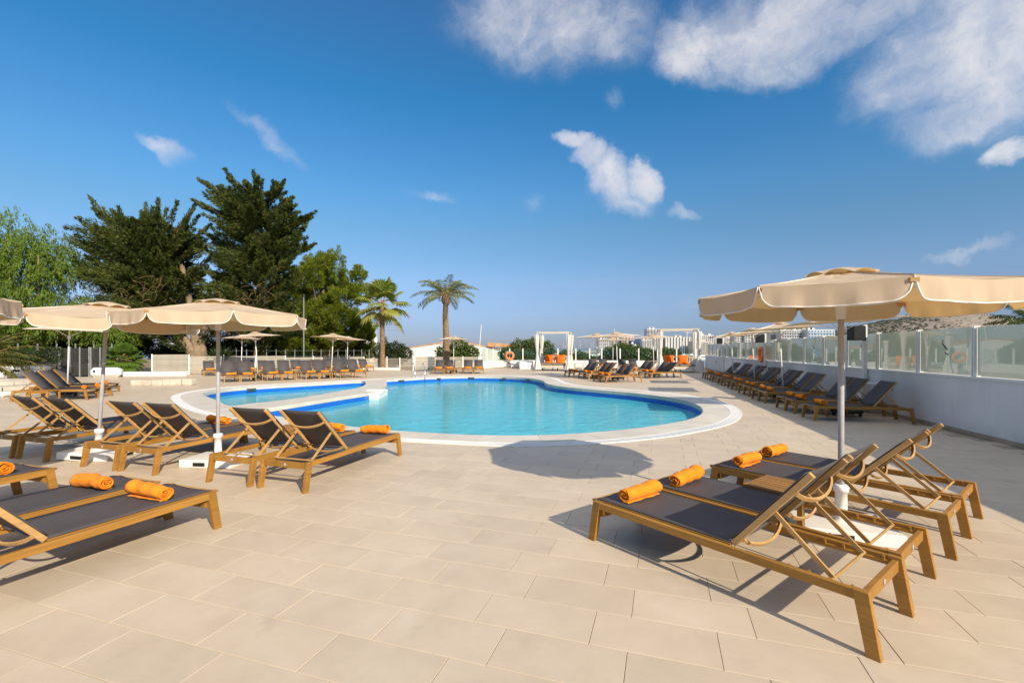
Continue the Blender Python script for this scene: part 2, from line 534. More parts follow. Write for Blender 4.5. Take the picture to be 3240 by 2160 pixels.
M['pine'] = make_leaf('pine_leaf', [(0.088, 0.125, 0.012), (0.155, 0.195, 0.016), (0.25, 0.28, 0.024)], 0.3)
M['pepper'] = make_leaf('pepper_leaf', [(0.072, 0.115, 0.013), (0.122, 0.19, 0.018), (0.19, 0.265, 0.026)], 0.35)
M['bush'] = make_leaf('glossy_shrub_leaf', [(0.034, 0.066, 0.016), (0.072, 0.120, 0.026), (0.15, 0.18, 0.04)], 0.25, 0.4)
M['dark_bush'] = make_leaf('dark_shrub_leaf', [(0.016, 0.030, 0.010), (0.032, 0.052, 0.016), (0.05, 0.075, 0.02)], 0.2)
M['scrub'] = make_leaf('scrub_leaf', [(0.055, 0.065, 0.045), (0.085, 0.095, 0.06), (0.13, 0.125, 0.08)], 0.1)
M['date'] = make_leaf('date_frond', [(0.095, 0.135, 0.04), (0.15, 0.195, 0.055), (0.23, 0.26, 0.075)], 0.25)
M['fan'] = make_leaf('fan_frond', [(0.055, 0.12, 0.018), (0.13, 0.21, 0.025), (0.34, 0.33, 0.07)], 0.35)
M['cycad'] = make_leaf('cycad_frond', [(0.030, 0.055, 0.010), (0.07, 0.10, 0.014), (0.20, 0.17, 0.02)], 0.25)
M['roof_tile'] = speckled('terracotta_roof', (0.42, 0.21, 0.10), (0.58, 0.36, 0.20), 1.5)
M['rock'] = speckled('breakwater_rock', (0.40, 0.33, 0.25), (0.52, 0.44, 0.34), 0.05)
M['pane'], *_ = mat('dark_window', (0.035, 0.05, 0.075), 0.15, 0.5)
M['pane_blue'], *_ = mat('blue_awning', (0.03, 0.14, 0.30), 0.4, 0.4)
M['pane_grey'], *_ = mat('grey_recess', (0.17, 0.15, 0.14), 0.7, 0.3)


def wallcol(name, c):
    return speckled(name, tuple(x * 0.93 for x in c), c, 0.08, 0.8, 0.1, 0)


M['b_white'] = wallcol('white_facade', (0.60, 0.585, 0.56))
M['b_cream'] = wallcol('cream_facade', (0.60, 0.53, 0.44))
M['b_pink'] = wallcol('blush_facade', (0.64, 0.53, 0.47))
M['b_grey'] = wallcol('grey_facade', (0.58, 0.58, 0.58))
M['b_blue'] = wallcol('blue_glass_facade', (0.06, 0.12, 0.22))


# ------------------------------------------------------------------ mesh helpers
class MB:
    def __init__(self):
        self.v = []
        self.f = []

    def add(self, verts, faces):
        o = len(self.v)
        self.v.extend([tuple(p) for p in verts])
        self.f.extend([tuple(i + o for i in fc) for fc in faces])
        return self

    def box(self, c, s, rot=None):
        hx, hy, hz = s[0] / 2, s[1] / 2, s[2] / 2
        vs = [Vector((x, y, z)) for x in (-hx, hx) for y in (-hy, hy) for z in (-hz, hz)]
        if rot is not None:
            vs = [rot @ q for q in vs]
        c = Vector(c)
        return self.add([q + c for q in vs], [(0, 1, 3, 2), (4, 6, 7, 5), (0, 4, 5, 1), (2, 3, 7, 6), (0, 2, 6, 4), (1, 5, 7, 3)])

    def beam(self, p0, p1, w, h, up=(0, 0, 1)):
        p0, p1 = Vector(p0), Vector(p1)
        d = (p1 - p0)
        x = d.normalized()
        u = Vector(up)
        y = u.cross(x)
        if y.length < 1e-5:
            y = Vector((0, 1, 0)).cross(x)
        y.normalize()
        z = x.cross(y)
        rot = Matrix((x, y, z)).transposed()
        return self.box((p0 + p1) / 2, (d.length, w, h), rot)

    def prism(self, poly, axis, a, b):
        """polygon (u, v) extruded along an axis: 'y' -> u=x v=z, 'z' -> u=x v=y, 'x' -> u=y v=z"""
        n = len(poly)

        def P(u, v, w):
            return {'y': (u, w, v), 'z': (u, v, w), 'x': (w, u, v)}[axis]
        vs = [P(u, v, a) for u, v in poly] + [P(u, v, b) for u, v in poly]
        fs = [tuple(range(n))[::-1], tuple(range(n, 2 * n))]
        fs += [(i, (i + 1) % n, n + (i + 1) % n, n + i) for i in range(n)]
        return self.add(vs, fs)

    def tube(self, pts, r, seg=8, cap=True):
        pts = [Vector(p) for p in pts]
        rs = r if isinstance(r, (list, tuple)) else [r] * len(pts)
        ring0 = len(self.v)
        prev = None
        for i, p in enumerate(pts):
            d = (pts[min(i + 1, len(pts) - 1)] - pts[max(i - 1, 0)]).normalized()
            if prev is None:
                a = d.cross(Vector((0, 0, 1)))
                if a.length < 1e-3:
                    a = d.cross(Vector((0, 1, 0)))
            else:
                a = prev - d * prev.dot(d)
            a.normalize()
            prev = a
            b = d.cross(a)
            for k in range(seg):
                th = 2 * PI * k / seg
                q = p + (a * math.cos(th) + b * math.sin(th)) * rs[i]
                self.v.append(tuple(q))
        for i in range(len(pts) - 1):
            for k in range(seg):
                k2 = (k + 1) % seg
                o = ring0 + i * seg
                self.f.append((o + k, o + k2, o + seg + k2, o + seg + k))
        if cap:
            self.f.append(tuple(ring0 + k for k in range(seg))[::-1])
            o = ring0 + (len(pts) - 1) * seg
            self.f.append(tuple(o + k for k in range(seg)))
        return self

    def lathe(self, prof, seg=24, c=(0, 0, 0)):
        o = len(self.v)
        for r, z in prof:
            for k in range(seg):
                th = 2 * PI * k / seg
                self.v.append((c[0] + r * math.cos(th), c[1] + r * math.sin(th), c[2] + z))
        for i in range(len(prof) - 1):
            for k in range(seg):
                k2 = (k + 1) % seg
                self.f.append((o + i * seg + k, o + i * seg + k2, o + (i + 1) * seg + k2, o + (i + 1) * seg + k))
        return self

    def grid(self, fn, nu, nv):
        o = len(self.v)
        for i in range(nu + 1):
            for j in range(nv + 1):
                self.v.append(tuple(fn(i / nu, j / nv)))
        for i in range(nu):
            for j in range(nv):
                a = o + i * (nv + 1) + j
                self.f.append((a, a + nv + 1, a + nv + 2, a + 1))
        return self

    def mesh(self, name, material, smooth=False, bevel=0.0, solid=0.0):
        me = bpy.data.meshes.new(name)
        me.from_pydata(self.v, [], self.f)
        me.validate()
        bm = bmesh.new()
        bm.from_mesh(me)
        if solid:
            bmesh.ops.solidify(bm, geom=bm.faces[:], thickness=solid)
        bmesh.ops.recalc_face_normals(bm, faces=bm.faces[:])
        if bevel:
            bmesh.ops.bevel(bm, geom=[e for e in bm.edges if len(e.link_faces) == 2 and e.calc_face_angle(0) > 0.6], offset=bevel,
                            segments=1, affect='EDGES', clamp_overlap=True)
        bm.to_mesh(me)
        bm.free()
        me.materials.append(M[material])
        if smooth:
            me.polygons.foreach_set('use_smooth', [True] * len(me.polygons))
        return me


def link(name, data, parent=None, loc=None, rotz=None):
    o = bpy.data.objects.new(name, data)
    C.objects.link(o)
    if parent is not None:
        o.parent = parent
    if loc is not None:
        o.location = loc
    if rotz is not None:
        o.rotation_euler = (0, 0, rotz)
    return o


def tag(o, label, cat, group=None):
    o['label'] = label
    o['category'] = cat
    if group:
        o['group'] = group
    return o


def struct(o):
    o['kind'] = 'structure'
    return o


def thing(name, label, cat, loc=(0, 0, 0), rotz=0.0, group=None):
    return tag(link(name, None, None, loc, rotz), label, cat, group)


class Kit:
    """a kind of thing: part names with their meshes, set down as often as wanted"""
    def __init__(self):
        self.p = []

    def add(self, name, mesh, parent=None):
        self.p.append((name, mesh, parent))
        return len(self.p) - 1

    def spawn(self, name, label, cat, loc, rotz=0.0, group=None, lean=None):
        root = thing(name, label, cat, loc, rotz, group)
        obs = []
        for (n, me, pa) in self.p:
            obs.append(link(n, me, root if pa is None else obs[pa]))
        if lean:
            root.rotation_euler = (lean[0], lean[1], rotz)
        return root


ORD = ['first', 'second', 'third', 'fourth', 'fifth', 'sixth', 'seventh', 'eighth', 'ninth', 'tenth']


# ------------------------------------------------------------------ outlines of the pool (metres, camera stands at 0, 0)
OUTER = [(-11.37, 15.53), (-10.41, 14.3), (-9.11, 12.83), (-8.24, 11.98), (-7.45, 11.32), (-6.76, 10.73), (-6.14, 10.35), (-5.33, 9.83), (-4.56, 9.34), (-3.72, 8.84), (-2.99, 8.49), (-2.35, 8.24), (-1.74, 8.03), (-1.18, 7.89), (-0.75, 7.79), (-0.31, 7.71), (0.17, 7.67), (0.7, 7.71), (1.23, 7.81), (1.73, 7.97), (2.23, 8.17), (2.74, 8.43), (3.14, 8.68), (3.88, 9.23), (4.43, 9.71), (4.98, 10.35), (5.57, 11.29), (5.96, 12.16), (6.27, 13.18), (6.42, 14.4), (6.33, 15.42), (6.12, 16.28), (5.75, 17.1), (5.2, 17.95), (4.42, 18.86), (3.65, 19.7), (3.0, 20.75), (2.65, 22.06), (2.57, 23.72), (2.43, 25.6), (1.85, 27.2), (0.79, 28.3), (-0.44, 28.8), (-2.12, 28.96), (-3.74, 28.5), (-5.1, 27.7), (-6.13, 26.75), (-7.0, 25.7), (-8.06, 24.4), (-9.51, 22.75), (-10.55, 21.75), (-11.36, 20.85), (-11.9, 20.1), (-12.2, 19.3), (-12.3, 18.51), (-12.25, 17.7), (-11.97, 16.64)]
MAIN = [(-6.82, 11.98), (-5.8, 11.26), (-4.81, 10.58), (-3.96, 10.01), (-3.3, 9.62), (-2.55, 9.26), (-1.96, 9.04), (-1.41, 8.86), (-0.89, 8.73), (-0.38, 8.65), (0.12, 8.63), (0.62, 8.68), (1.4, 8.89), (2.27, 9.29), (3.11, 9.83), (3.91, 10.5), (4.56, 11.32), (5.03, 12.3), (5.31, 13.36), (5.36, 14.45), (5.12, 15.63), (4.5, 16.9), (3.38, 18.3), (2.35, 19.6), (1.78, 20.87), (1.58, 22.26), (1.58, 23.5), (1.35, 24.7), (0.72, 26.0), (-0.41, 27.05), (-2.01, 27.57), (-3.58, 27.3), (-4.9, 26.45), (-5.65, 25.55), (-6.27, 24.84), (-6.6, 24.3), (-6.15, 22.8), (-5.75, 21.45), (-5.45, 20.05), (-5.34, 19.03), (-5.25, 17.38), (-5.8, 15.56), (-6.47, 13.26), (-6.8, 12.12)]
KIDS = [(-10.88, 16.42), (-9.23, 14.59), (-8.01, 13.21), (-7.72, 13.76), (-7.42, 14.3), (-7.2, 14.84), (-6.85, 16.08), (-6.56, 18.0), (-6.4, 19.19), (-6.55, 20.61), (-6.88, 21.95), (-7.36, 23.25), (-7.75, 23.55), (-8.3, 23.05), (-9.19, 21.95), (-9.97, 21.05), (-10.8, 20.1), (-11.35, 19.3), (-11.5, 18.32), (-11.3, 17.3)]


def catmull(P, n):
    P = np.array(P)
    k = len(P)
    out = []
    for i in range(k):
        p0, p1, p2, p3 = P[i - 1], P[i], P[(i + 1) % k], P[(i + 2) % k]
        for s in range(n):
            t = s / n
            out.append(0.5 * ((2 * p1) + (p2 - p0) * t + (2 * p0 - 5 * p1 + 4 * p2 - p3) * t * t + (3 * p1 - p0 - 3 * p2 + p3) * t ** 3))
    return np.array(out)


def offset_in(P, d):
    t = np.roll(P, -1, 0) - np.roll(P, 1, 0)
    t /= np.linalg.norm(t, axis=1)[:, None]
    return P + np.stack([-t[:, 1], t[:, 0]], 1) * d


def inside(P, q):
    x, y = q
    x0, y0 = P[:, 0], P[:, 1]
    x1, y1 = np.roll(x0, -1), np.roll(y0, -1)
    c = (y0 > y) != (y1 > y)
    with np.errstate(divide='ignore', invalid='ignore'):
        xs = x0 + (y - y0) / (y1 - y0) * (x1 - x0)
    return np.count_nonzero(c & (x < xs)) % 2 == 1


outer = catmull(OUTER, 4)
main = catmull(MAIN, 4)
kids = catmull(KIDS, 4)
ring_in = offset_in(outer, 0.27)


def flat_with_holes(name, loops, z0, z1, material):
    """sheet with holes between closed loops, top at z1, edges down to z0"""
    bm = bmesh.new()
    edges = []
    for L in loops:
        vs = [bm.verts.new((p[0], p[1], z1)) for p in L]
        edges += [bm.edges.new((vs[i], vs[(i + 1) % len(vs)])) for i in range(len(vs))]
    bmesh.ops.triangle_fill(bm, edges=edges, use_beauty=True)
    for f in bm.faces:
        if f.normal.z < 0:
            f.normal_flip()
    if z0 is not None:
        for L in loops:
            a = [bm.verts.new((p[0], p[1], z1)) for p in L]
            b = [bm.verts.new((p[0], p[1], z0)) for p in L]
            for i in range(len(L)):
                j = (i + 1) % len(L)
                bm.faces.new((a[i], b[i], b[j], a[j]))
    me = bpy.data.meshes.new(name)
    bm.to_mesh(me)
    bm.free()
    me.materials.append(M[material])
    return me


# ------------------------------------------------------------------ right wall line and far wall line
WA, WB = Vector((4.76, -6.0)), Vector((15.8, 38.0))
wdir = Vector((7.55, 30.5)).normalized()            # along the wall, away from the camera
wn = Vector((-wdir.y, wdir.x))                      # from the wall onto the deck


def wall_pt(y):
    return Vector((8.25 + (y - 7.5) * 7.55 / 30.5, y))


# ------------------------------------------------------------------ ground, sea, deck
def poly_sheet(name, pts, z, material):
    mb = MB()
    mb.add([(x, y, z) for x, y in pts], [tuple(range(len(pts)))])
    return mb.mesh(name, material)


sea = struct(link('sea', poly_sheet('sea', [(-60000, -2000), (60000, -2000), (60000, 70000), (-60000, 70000)], -6.6, 'sea')))
land_loop = [(-140, -60), (60, -60), (62, 44), (22, 56), (8, 60), (-10, 95), (-140, 110)]
hole = [(outer[i][0], outer[i][1]) for i in range(0, len(outer), 2)]
land = struct(link('ground', flat_with_holes('ground', [land_loop, hole], -6.8, -0.42, 'earth')))
deck_loop = [(-40, -12), (wall_pt(-12).x + 0.3, -12), (15.95, 38.2), (-0.9, 40.9), (-2.7, 36.6), (-7.5, 36.2), (-10.3, 38.0), (-23.9, 27.7), (-40, 24.2)]
deck = struct(link('deck', flat_with_holes('deck', [deck_loop, hole], -0.45, -0.007, 'grout')))

# tiles: 0.675 x 0.335 m, rows turned by -18 degrees, every second row shifted
ta = R(-18.0)
td, tn = np.array((math.cos(ta), math.sin(ta))), np.array((-math.sin(ta), math.cos(ta)))
TL, TW = 0.675, 0.335
tiles = []
dl = np.array(deck_loop)
outer_s = offset_in(outer, 0.02)
for r_ in range(-40, 140):
    n0 = 2.876 + r_ * TW
    for k in range(-50, 50):
        s0 = -0.388 + k * TL + (0.205 if r_ % 2 == 0 else 0.0)
        c = td * (s0 + TL / 2) + tn * (n0 + TW / 2)
        if c[1] < 0.6 or c[1] > 41 or abs(c[0]) > 1.22 * c[1] + 2.2 or c[0] < -26:
            continue
        cs = [c + td * (TL / 2) * a + tn * (TW / 2) * b for a in (-1, 1) for b in (-1, 1)]
        if not all(inside(dl, q) for q in cs):
            continue
        if all(inside(outer_s, q) for q in cs):
            continue
        tiles.append(c)
tiles.sort(key=lambda c: c[0] ** 2 + (c[1] - 0.3) ** 2 + (60 if abs(c[0]) > 1.13 * c[1] + 0.15 else 0))
tm = MB().box((0, 0, -0.01), (TL - 0.0032, TW - 0.0032, 0.02)).mesh('tile', 'tile', bevel=0.0016)
for i, c in enumerate(tiles[:300]):
    o = link('tile', tm, deck, (c[0], c[1], RNG.uniform(-0.0008, 0.0008)))
    o.rotation_euler = (RNG.uniform(-0.0012, 0.0012), RNG.uniform(-0.0012, 0.0012), ta + (PI if RNG.random() < 0.5 else 0))
mb = MB()
tone = []
for c in tiles[300:]:
    z = RNG.uniform(-0.0006, 0.0006)
    q = [c + td * (TL / 2 - 0.0028) * a + tn * (TW / 2 - 0.0028) * b for a, b in ((-1, -1), (1, -1), (1, 1), (-1, 1))]
    vs = [(p[0], p[1], z) for p in q] + [(p[0], p[1], -0.012) for p in q]
    mb.add(vs, [(0, 1, 2, 3), (0, 4, 5, 1), (1, 5, 6, 2), (2, 6, 7, 3), (3, 7, 4, 0)])
    tone += [float(RNG.random())] * 5
fm = mb.mesh('tile_field', 'tile')
a_ = fm.attributes.new('tile_tone', 'FLOAT', 'FACE')
a_.data.foreach_set('value', tone[:len(fm.polygons)])
field = link('tile_field', fm, deck)
field['kind'] = 'stuff'

# ------------------------------------------------------------------ pool
cop = struct(link('pool_coping', flat_with_holes('pool_coping', [ring_in, main, kids], -0.10, 0.012, 'coping')))
cop.location.z = -0.006
lo, hi = 4, 136
i0 = lo
inner_l = offset_in(main, -0.012)
ring_l = offset_in(ring_in, 0.004)
while i0 < hi:
    i1, run = i0, 0.0
    want = random.uniform(0.85, 1.05)
    while run < want and i1 < hi:
        run += float(np.linalg.norm(main[i1 + 1] - main[i1]))
        i1 += 1
    nin = [inner_l[i] for i in range(i0, i1 + 1)]
    j0 = int(np.argmin(np.linalg.norm(ring_l - nin[0], axis=1)))
    j1 = int(np.argmin(np.linalg.norm(ring_l - nin[-1], axis=1)))
    if j1 <= j0:
        j1 = j0 + 1
    nout = [ring_l[j % len(ring_l)] for j in range(j0, j1 + 1)]
    u0 = (nin[-1] - nin[0]) / np.linalg.norm(nin[-1] - nin[0]) * 0.003
    poly = [nin[0] + u0] + nin[1:-1] + [nin[-1] - u0] + [nout[-1] - u0] + nout[1:-1][::-1] + [nout[0] + u0]
    link('coping_slab', MB().prism([(p[0], p[1]) for p in poly], 'z', 0.0, 0.018 + random.uniform(-0.0008, 0.0008)).mesh('coping_slab', 'coping', bevel=0.003), cop)
    i0 = i1
ch = struct(link('drain_channel', flat_with_holes('drain_channel', [outer, offset_in(outer, 0.262)], -0.06, 0.002, 'channel')))
bars = MB()
plain = []
acc = 0.0
L = len(outer)
rim = MB()
for i in range(L):
    p, q = outer[i], outer[(i + 1) % L]
    pi, qi = ring_in[i], ring_in[(i + 1) % L]
    ln = float(np.linalg.norm(q - p))
    for (a0, a1) in ((0.0, 0.09), (0.91, 1.0)):
        vs = [p + (pi - p) * a0, q + (qi - q) * a0, q + (qi - q) * a1, p + (pi - p) * a1]
        rim.add([(v[0], v[1], 0.014) for v in vs] + [(v[0], v[1], -0.02) for v in vs],
                [(0, 1, 2, 3), (0, 4, 5, 1), (2, 6, 7, 3)])
    step = 0.03 if p[1] < 10.5 else (0.06 if p[1] < 14 else 0.12)
    m_ = max(1, int(round(ln / step)))
    for k in range(m_):
        t0, t1 = (k + 0.16) / m_, (k + 0.84) / m_
        if p[1] >= 10.5:
            t0, t1 = (k + 0.05) / m_, (k + 0.95) / m_
        a, b = p + (q - p) * t0, p + (q - p) * t1
        ai, bi = pi + (qi - pi) * t0, pi + (qi - pi) * t1
        vs = [a + (ai - a) * 0.09, b + (bi - b) * 0.09, b + (bi - b) * 0.91, a + (ai - a) * 0.91]
        bars.add([(v[0], v[1], 0.012) for v in vs] + [(v[0], v[1], 0.003) for v in vs],
                 [(0, 1, 2, 3), (0, 4, 5, 1), (1, 5, 6, 2), (2, 6, 7, 3), (3, 7, 4, 0)])
o = link('grate_bars', bars.mesh('grate_bars', 'white_plastic'), ch)
o['kind'] = 'stuff'
link('grate_frame', rim.mesh('grate_frame', 'white_plastic'), ch)


def basin(name, loop, depth, wname):
    n = len(loop)
    seg = np.linalg.norm(np.roll(loop, -1, 0) - loop, axis=1)
    cum = np.concatenate([[0], np.cumsum(seg)])
    lv = [-0.09, -0.4, -depth]
    vs, fs, uvs = [], [], []
    for i in range(n):
        j = (i + 1) % n
        for a in range(2):
            o = len(vs)
            for (p, u) in ((loop[i], cum[i]), (loop[j], cum[i + 1])):
                for z in (lv[a], lv[a + 1]):
                    vs.append((p[0], p[1], z))
                    uvs.append((u, z))
            fs.append((o, o + 2, o + 3, o + 1))
    # lip under the coping
    for i in range(n):
        j = (i + 1) % n
        o = len(vs)
        for (p, u) in ((loop[i], cum[i]), (loop[j], cum[i + 1])):
            for z in (-0.02, -0.09):
                vs.append((p[0], p[1], z))
                uvs.append((u, z))
        fs.append((o, o + 2, o + 3, o + 1))
    me = bpy.data.meshes.new(name)
    me.from_pydata(vs, [], fs)
    uvl = me.uv_layers.new(name='UVMap')
    idx = [l.vertex_index for l in me.loops]
    for k, vi in enumerate(idx):
        uvl.data[k].uv = uvs[vi]
    me.materials.append(M['pool_wall'])
    b = struct(link(name, me))
    link('pool_floor', flat_with_holes('pool_floor', [loop], None, -depth, 'pool_floor'), b)
    w = struct(link(wname, flat_with_holes(wname, [loop], None, -0.26, 'water')))
    return b


main_in = offset_in(main, -0.004)
kids_in = offset_in(kids, -0.004)
bs = basin('pool_basin', main_in, 1.35, 'pool_water')
kb = basin('paddling_pool_basin', kids_in, 0.55, 'paddling_pool_water')


def skimmer(p, face, parent):
    mb = MB()
    mb.box((0, 0, 0), (0.32, 0.03, 0.12))
    o = link('skimmer_opening', mb.mesh('skimmer_opening', 'skimmer', bevel=0.006), parent, (p[0], p[1], -0.11))
    o.rotation_euler = (0, 0, face)
    f = MB()
    for s in (-1, 1):
        f.box((s * 0.173, -0.003, 0), (0.024, 0.034, 0.15))
    link('skimmer_frame', f.mesh('skimmer_frame', 'pane_blue'), o)


for px, face in ((1371, 0), (1484, 0), (1613, -0.1), (1684, -0.5), (1259, 0.7)):
    # the far inner edge of the pool along that line of sight
    r_ = (px - 1620) / 1475
    best = max((q for q in main if abs(q[0] / q[1] - r_) < 0.012 and q[1] > 20), key=lambda q: q[1])
    skimmer((best[0] + 0.0, best[1] - 0.02), face, bs)
skimmer((-11.02, 19.72), 0.93, kb)
# white stepped block where the two pools meet
stp = struct(link('pool_step', MB().box((0, 0, -0.20), (1.9, 0.62, 0.30)).box((0.02, 0, -0.035), (0.5, 0.66, 0.10)).mesh('pool_step', 'white_plastic', bevel=0.03), None, (-5.33, 18.2, 0.02), R(95)))

# pool ladder
k_ = Kit()
for s in (-0.28, 0.28):
    pts = [(s, 0.55, 0.0)] + [(s, 0.55 - 0.04 * i, 0.72 + 0.0 * i) for i in range(1)]
    pts = [(s, 0.60, 0.0), (s, 0.56, 0.35), (s, 0.50, 0.62), (s, 0.40, 0.76), (s, 0.27, 0.80), (s, 0.14, 0.74), (s, 0.03, 0.55), (s, -0.09, 0.15), (s, -0.14, -0.1), (s, -0.15, -0.9)]
    k_.add('handrail', MB().tube(pts, 0.021, 10).mesh('handrail', 'steel', smooth=True))
for z in (-0.3, -0.55, -0.8):
    k_.add('rung', MB().box((0, -0.15, z), (0.54, 0.07, 0.03)).mesh('rung', 'steel'))
k_.spawn('pool_ladder', 'curved steel pool ladder rails at the far edge of the pool', 'ladder', (-5.22, 26.35, 0.012), R(28))


# ------------------------------------------------------------------ sun lounger
def lounger_kit(ang, fine=True, BL=0.71):
    k = Kit()
    bv = 0.003 if fine else 0.0
    a = R(ang)
    for s in (-1, 1):
        y0, y1 = sorted((s * 0.305, s * 0.341))
        k.add('side_rail', MB().prism([(-0.93, 0.278), (0.93, 0.278), (0.945, 0.332), (-0.945, 0.332)], 'y', y0, y1).mesh('side_rail', 'teak', bevel=bv))
        for e in (-1, 1):
            pl = [(e * 0.872, 0.334), (e * 0.946, 0.334), (e * 1.0, 0.0), (e * 0.934, 0.0)]
            k.add('leg', MB().prism(pl, 'y', *sorted((s * 0.303, s * 0.3435))).mesh('leg', 'teak', bevel=bv))
    k.add('head_crossbar', MB().box((-0.915, 0, 0.285), (0.032, 0.604, 0.068)).mesh('head_crossbar', 'teak', bevel=bv))
    k.add('foot_crossbar', MB().box((0.885, 0, 0.235), (0.03, 0.604, 0.055)).mesh('foot_crossbar', 'teak', bevel=bv))
    if fine:
        pl = MB()
        pl.lathe([(0.0, 0.0), (0.017, 0.0), (0.017, 0.003), (0.012, 0.005), (0.0, 0.005)], 12)
        me = pl.mesh('badge', 'alu')
        me.transform(Matrix.Translation((-0.9315, 0, 0.285)) @ Matrix.Rotation(R(-90), 4, 'Y'))
        k.add('badge', me)
    # seat: sling with a slight sag on two thin bars
    hx, hz = -0.20, 0.345
    nu, nv = (14, 8) if fine else (3, 2)

    def seat(u, v):
        x = hx + u * (1.0 - hx)
        yy = (v - 0.5) * 0.592
        sag = 0.014 * math.sin(PI * v)
        droop = max(0.0, (u - 0.955) / 0.045) ** 2 * 0.022
        return (x, yy, hz + 0.004 - sag - droop)
    k.add('seat_sling', MB().grid(seat, nu, nv).mesh('seat_sling', 'sling', smooth=True, solid=0.006))
    for s in (-1, 1):
        k.add('seat_bar', MB().beam((hx, s * 0.286, 0.331), (0.985, s * 0.286, 0.331), 0.026, 0.016).mesh('seat_bar', 'teak', bevel=bv))
    k.add('seat_end_bar', MB().box((0.985, 0, 0.318), (0.022, 0.58, 0.020)).mesh('seat_end_bar', 'teak_pale', bevel=bv))
    # backrest
    d = Vector((-math.cos(a), 0, math.sin(a)))
    n = Vector((-math.sin(a), 0, -math.cos(a)))           # away from the sitter
    h = Vector((hx, 0, hz))
    for s in (-1, 1):
        off = Vector((0, s * 0.281, 0))
        k.add('backrest_bar', MB().beam(h + off + n * 0.012, h + d * BL + off + n * 0.012, 0.026, 0.038, n).mesh('backrest_bar', 'teak_pale' if fine else 'teak', bevel=bv))

    def back(u, v):
        p = h + d * (0.02 + u * (BL - 0.035)) - n * 0.012 + Vector((0, (v - 0.5) * 0.586, 0))
        p += n * 0.020 * math.sin(PI * v) * (0.35 + 0.65 * math.sin(PI * u))
        return p
    k.add('backrest_sling', MB().grid(back, *((10, 8) if fine else (2, 2))).mesh('backrest_sling', 'sling', smooth=True, solid=0.006))
    for t in ((0.10, 0.78) if fine else (0.74,)):
        pts = []
        m = 12 if fine else 5
        for i in range(m + 1):
            v = i / m
            bow = 0.075 * (1 - (2 * v - 1) ** 2) ** 0.8
            pts.append(h + d * (t * BL - 0.35 * bow) + n * (0.03 + bow) + Vector((0, (v - 0.5) * 0.56, 0)))
        cb = MB()
        o = len(cb.v)
        for i, p in enumerate(pts):
            for (aa, bb) in ((-0.013, -0.008), (0.013, -0.008), (0.013, 0.008), (-0.013, 0.008)):
                cb.v.append(tuple(p + d * aa + n * bb))
        for i in range(m):
            for q in range(4):
                cb.f.append((i * 4 + q, i * 4 + (q + 1) % 4, (i + 1) * 4 + (q + 1) % 4, (i + 1) * 4 + q))
        cb.f += [(0, 1, 2, 3), (m * 4, m * 4 + 1, m * 4 + 2, m * 4 + 3)]
        k.add('curved_brace', cb.mesh('curved_brace', 'teak_pale' if fine else 'teak'))
    # props down to the racks
    top = h + d * 0.36 + n * 0.02
    drop = top.z - 0.318
    reach = math.sqrt(max(0.43 ** 2 - drop ** 2, 0.01))
    ex = top.x - reach
    for s in (-1, 1):
        k.add('prop', MB().beam((top.x, s * 0.258, top.z), (ex, s * 0.258, 0.318), 0.014, 0.026).mesh('prop', 'teak_pale' if fine else 'teak'))
    if fine:
        k.add('prop_rod', MB().tube([(ex, -0.29, 0.318), (ex, 0.29, 0.318)], 0.009, 8).mesh('prop_rod', 'teak_pale'))
        for s in (-1, 1):
            rk = MB().box((-0.70, s * 0.292, 0.296), (0.40, 0.024, 0.018))
            for q in range(4):
                rk.box((-0.86 + q * 0.105, s * 0.289, 0.316), (0.013, 0.016, 0.026))
            k.add('notched_rack', rk.mesh('notched_rack', 'teak'))
    return k


LK = {('f', 45): lounger_kit(50, True), ('f', 50): lounger_kit(46, True, 0.73), ('c', 45): lounger_kit(47, False, 0.74), ('c', 60): lounger_kit(58, False, 0.79)}


# ------------------------------------------------------------------ rolled towel
def towel_mesh(seed, fine=True):
    rg = np.random.default_rng(seed)
    turns, ns, nl = 3.6, (96 if fine else 40), (22 if fine else 4)
    ln = 0.43
    ph = rg.uniform(0, 6.28, 12)
    mb = MB()

    def rad(s):
        return 0.012 + 0.058 * s
    pts = []
    for i in range(ns + 1):
        s = i / ns
        th = -turns * 2 * PI * (1 - s) - PI * 0.5
        r = rad(s)
        pts.append((r * math.cos(th), r * math.sin(th) * 0.88))
    # the loose end lies flat on the sling
    for q in range(3):
        pts.append((pts[ns][0] + 0.014 * (q + 1), pts[ns][1] + 0.002))
    n = len(pts)

    def P(i, j):
        y = (j / nl - 0.5) * ln
        x, z = pts[i]
        s = min(i / ns, 1)
        w = 0.004 * math.sin(9 * y + ph[0] + 5 * s) + 0.003 * math.sin(23 * y + ph[1] + 9 * s) + 0.0035 * math.sin(41 * y + 3 * ph[2] + 14 * s)
        sc_ = 1 + 0.05 * math.sin(7 * y + ph[3]) + w * 6
        yy = y + 0.007 * math.sin(6 * s * 6.28 + ph[4]) * (1 if abs(j / nl - 0.5) > 0.49 else 0.2)
        if i > ns:
            return (x + w, yy * 0.97, z)
        return (x * sc_ + w, yy, z * sc_ + w + 0.006 * math.sin(5 * y + ph[5]))
    o = len(mb.v)
    for i in range(n):
        for j in range(nl + 1):
            mb.v.append(P(i, j))
    for i in range(n - 1):
        for j in range(nl):
            q = o + i * (nl + 1) + j
            mb.f.append((q, q + 1, q + nl + 2, q + nl + 1))
    zmin = min(v[2] for v in mb.v)
    mb.v = [(v[0], v[1], v[2] - zmin) for v in mb.v]
    return mb.mesh('rolled_towel', 'towel', smooth=True, solid=0.010)


TW_F = [towel_mesh(1), towel_mesh(2), towel_mesh(5)]
TW_C = [towel_mesh(3, False), towel_mesh(4, False)]
tcount = [0]
ldata = []


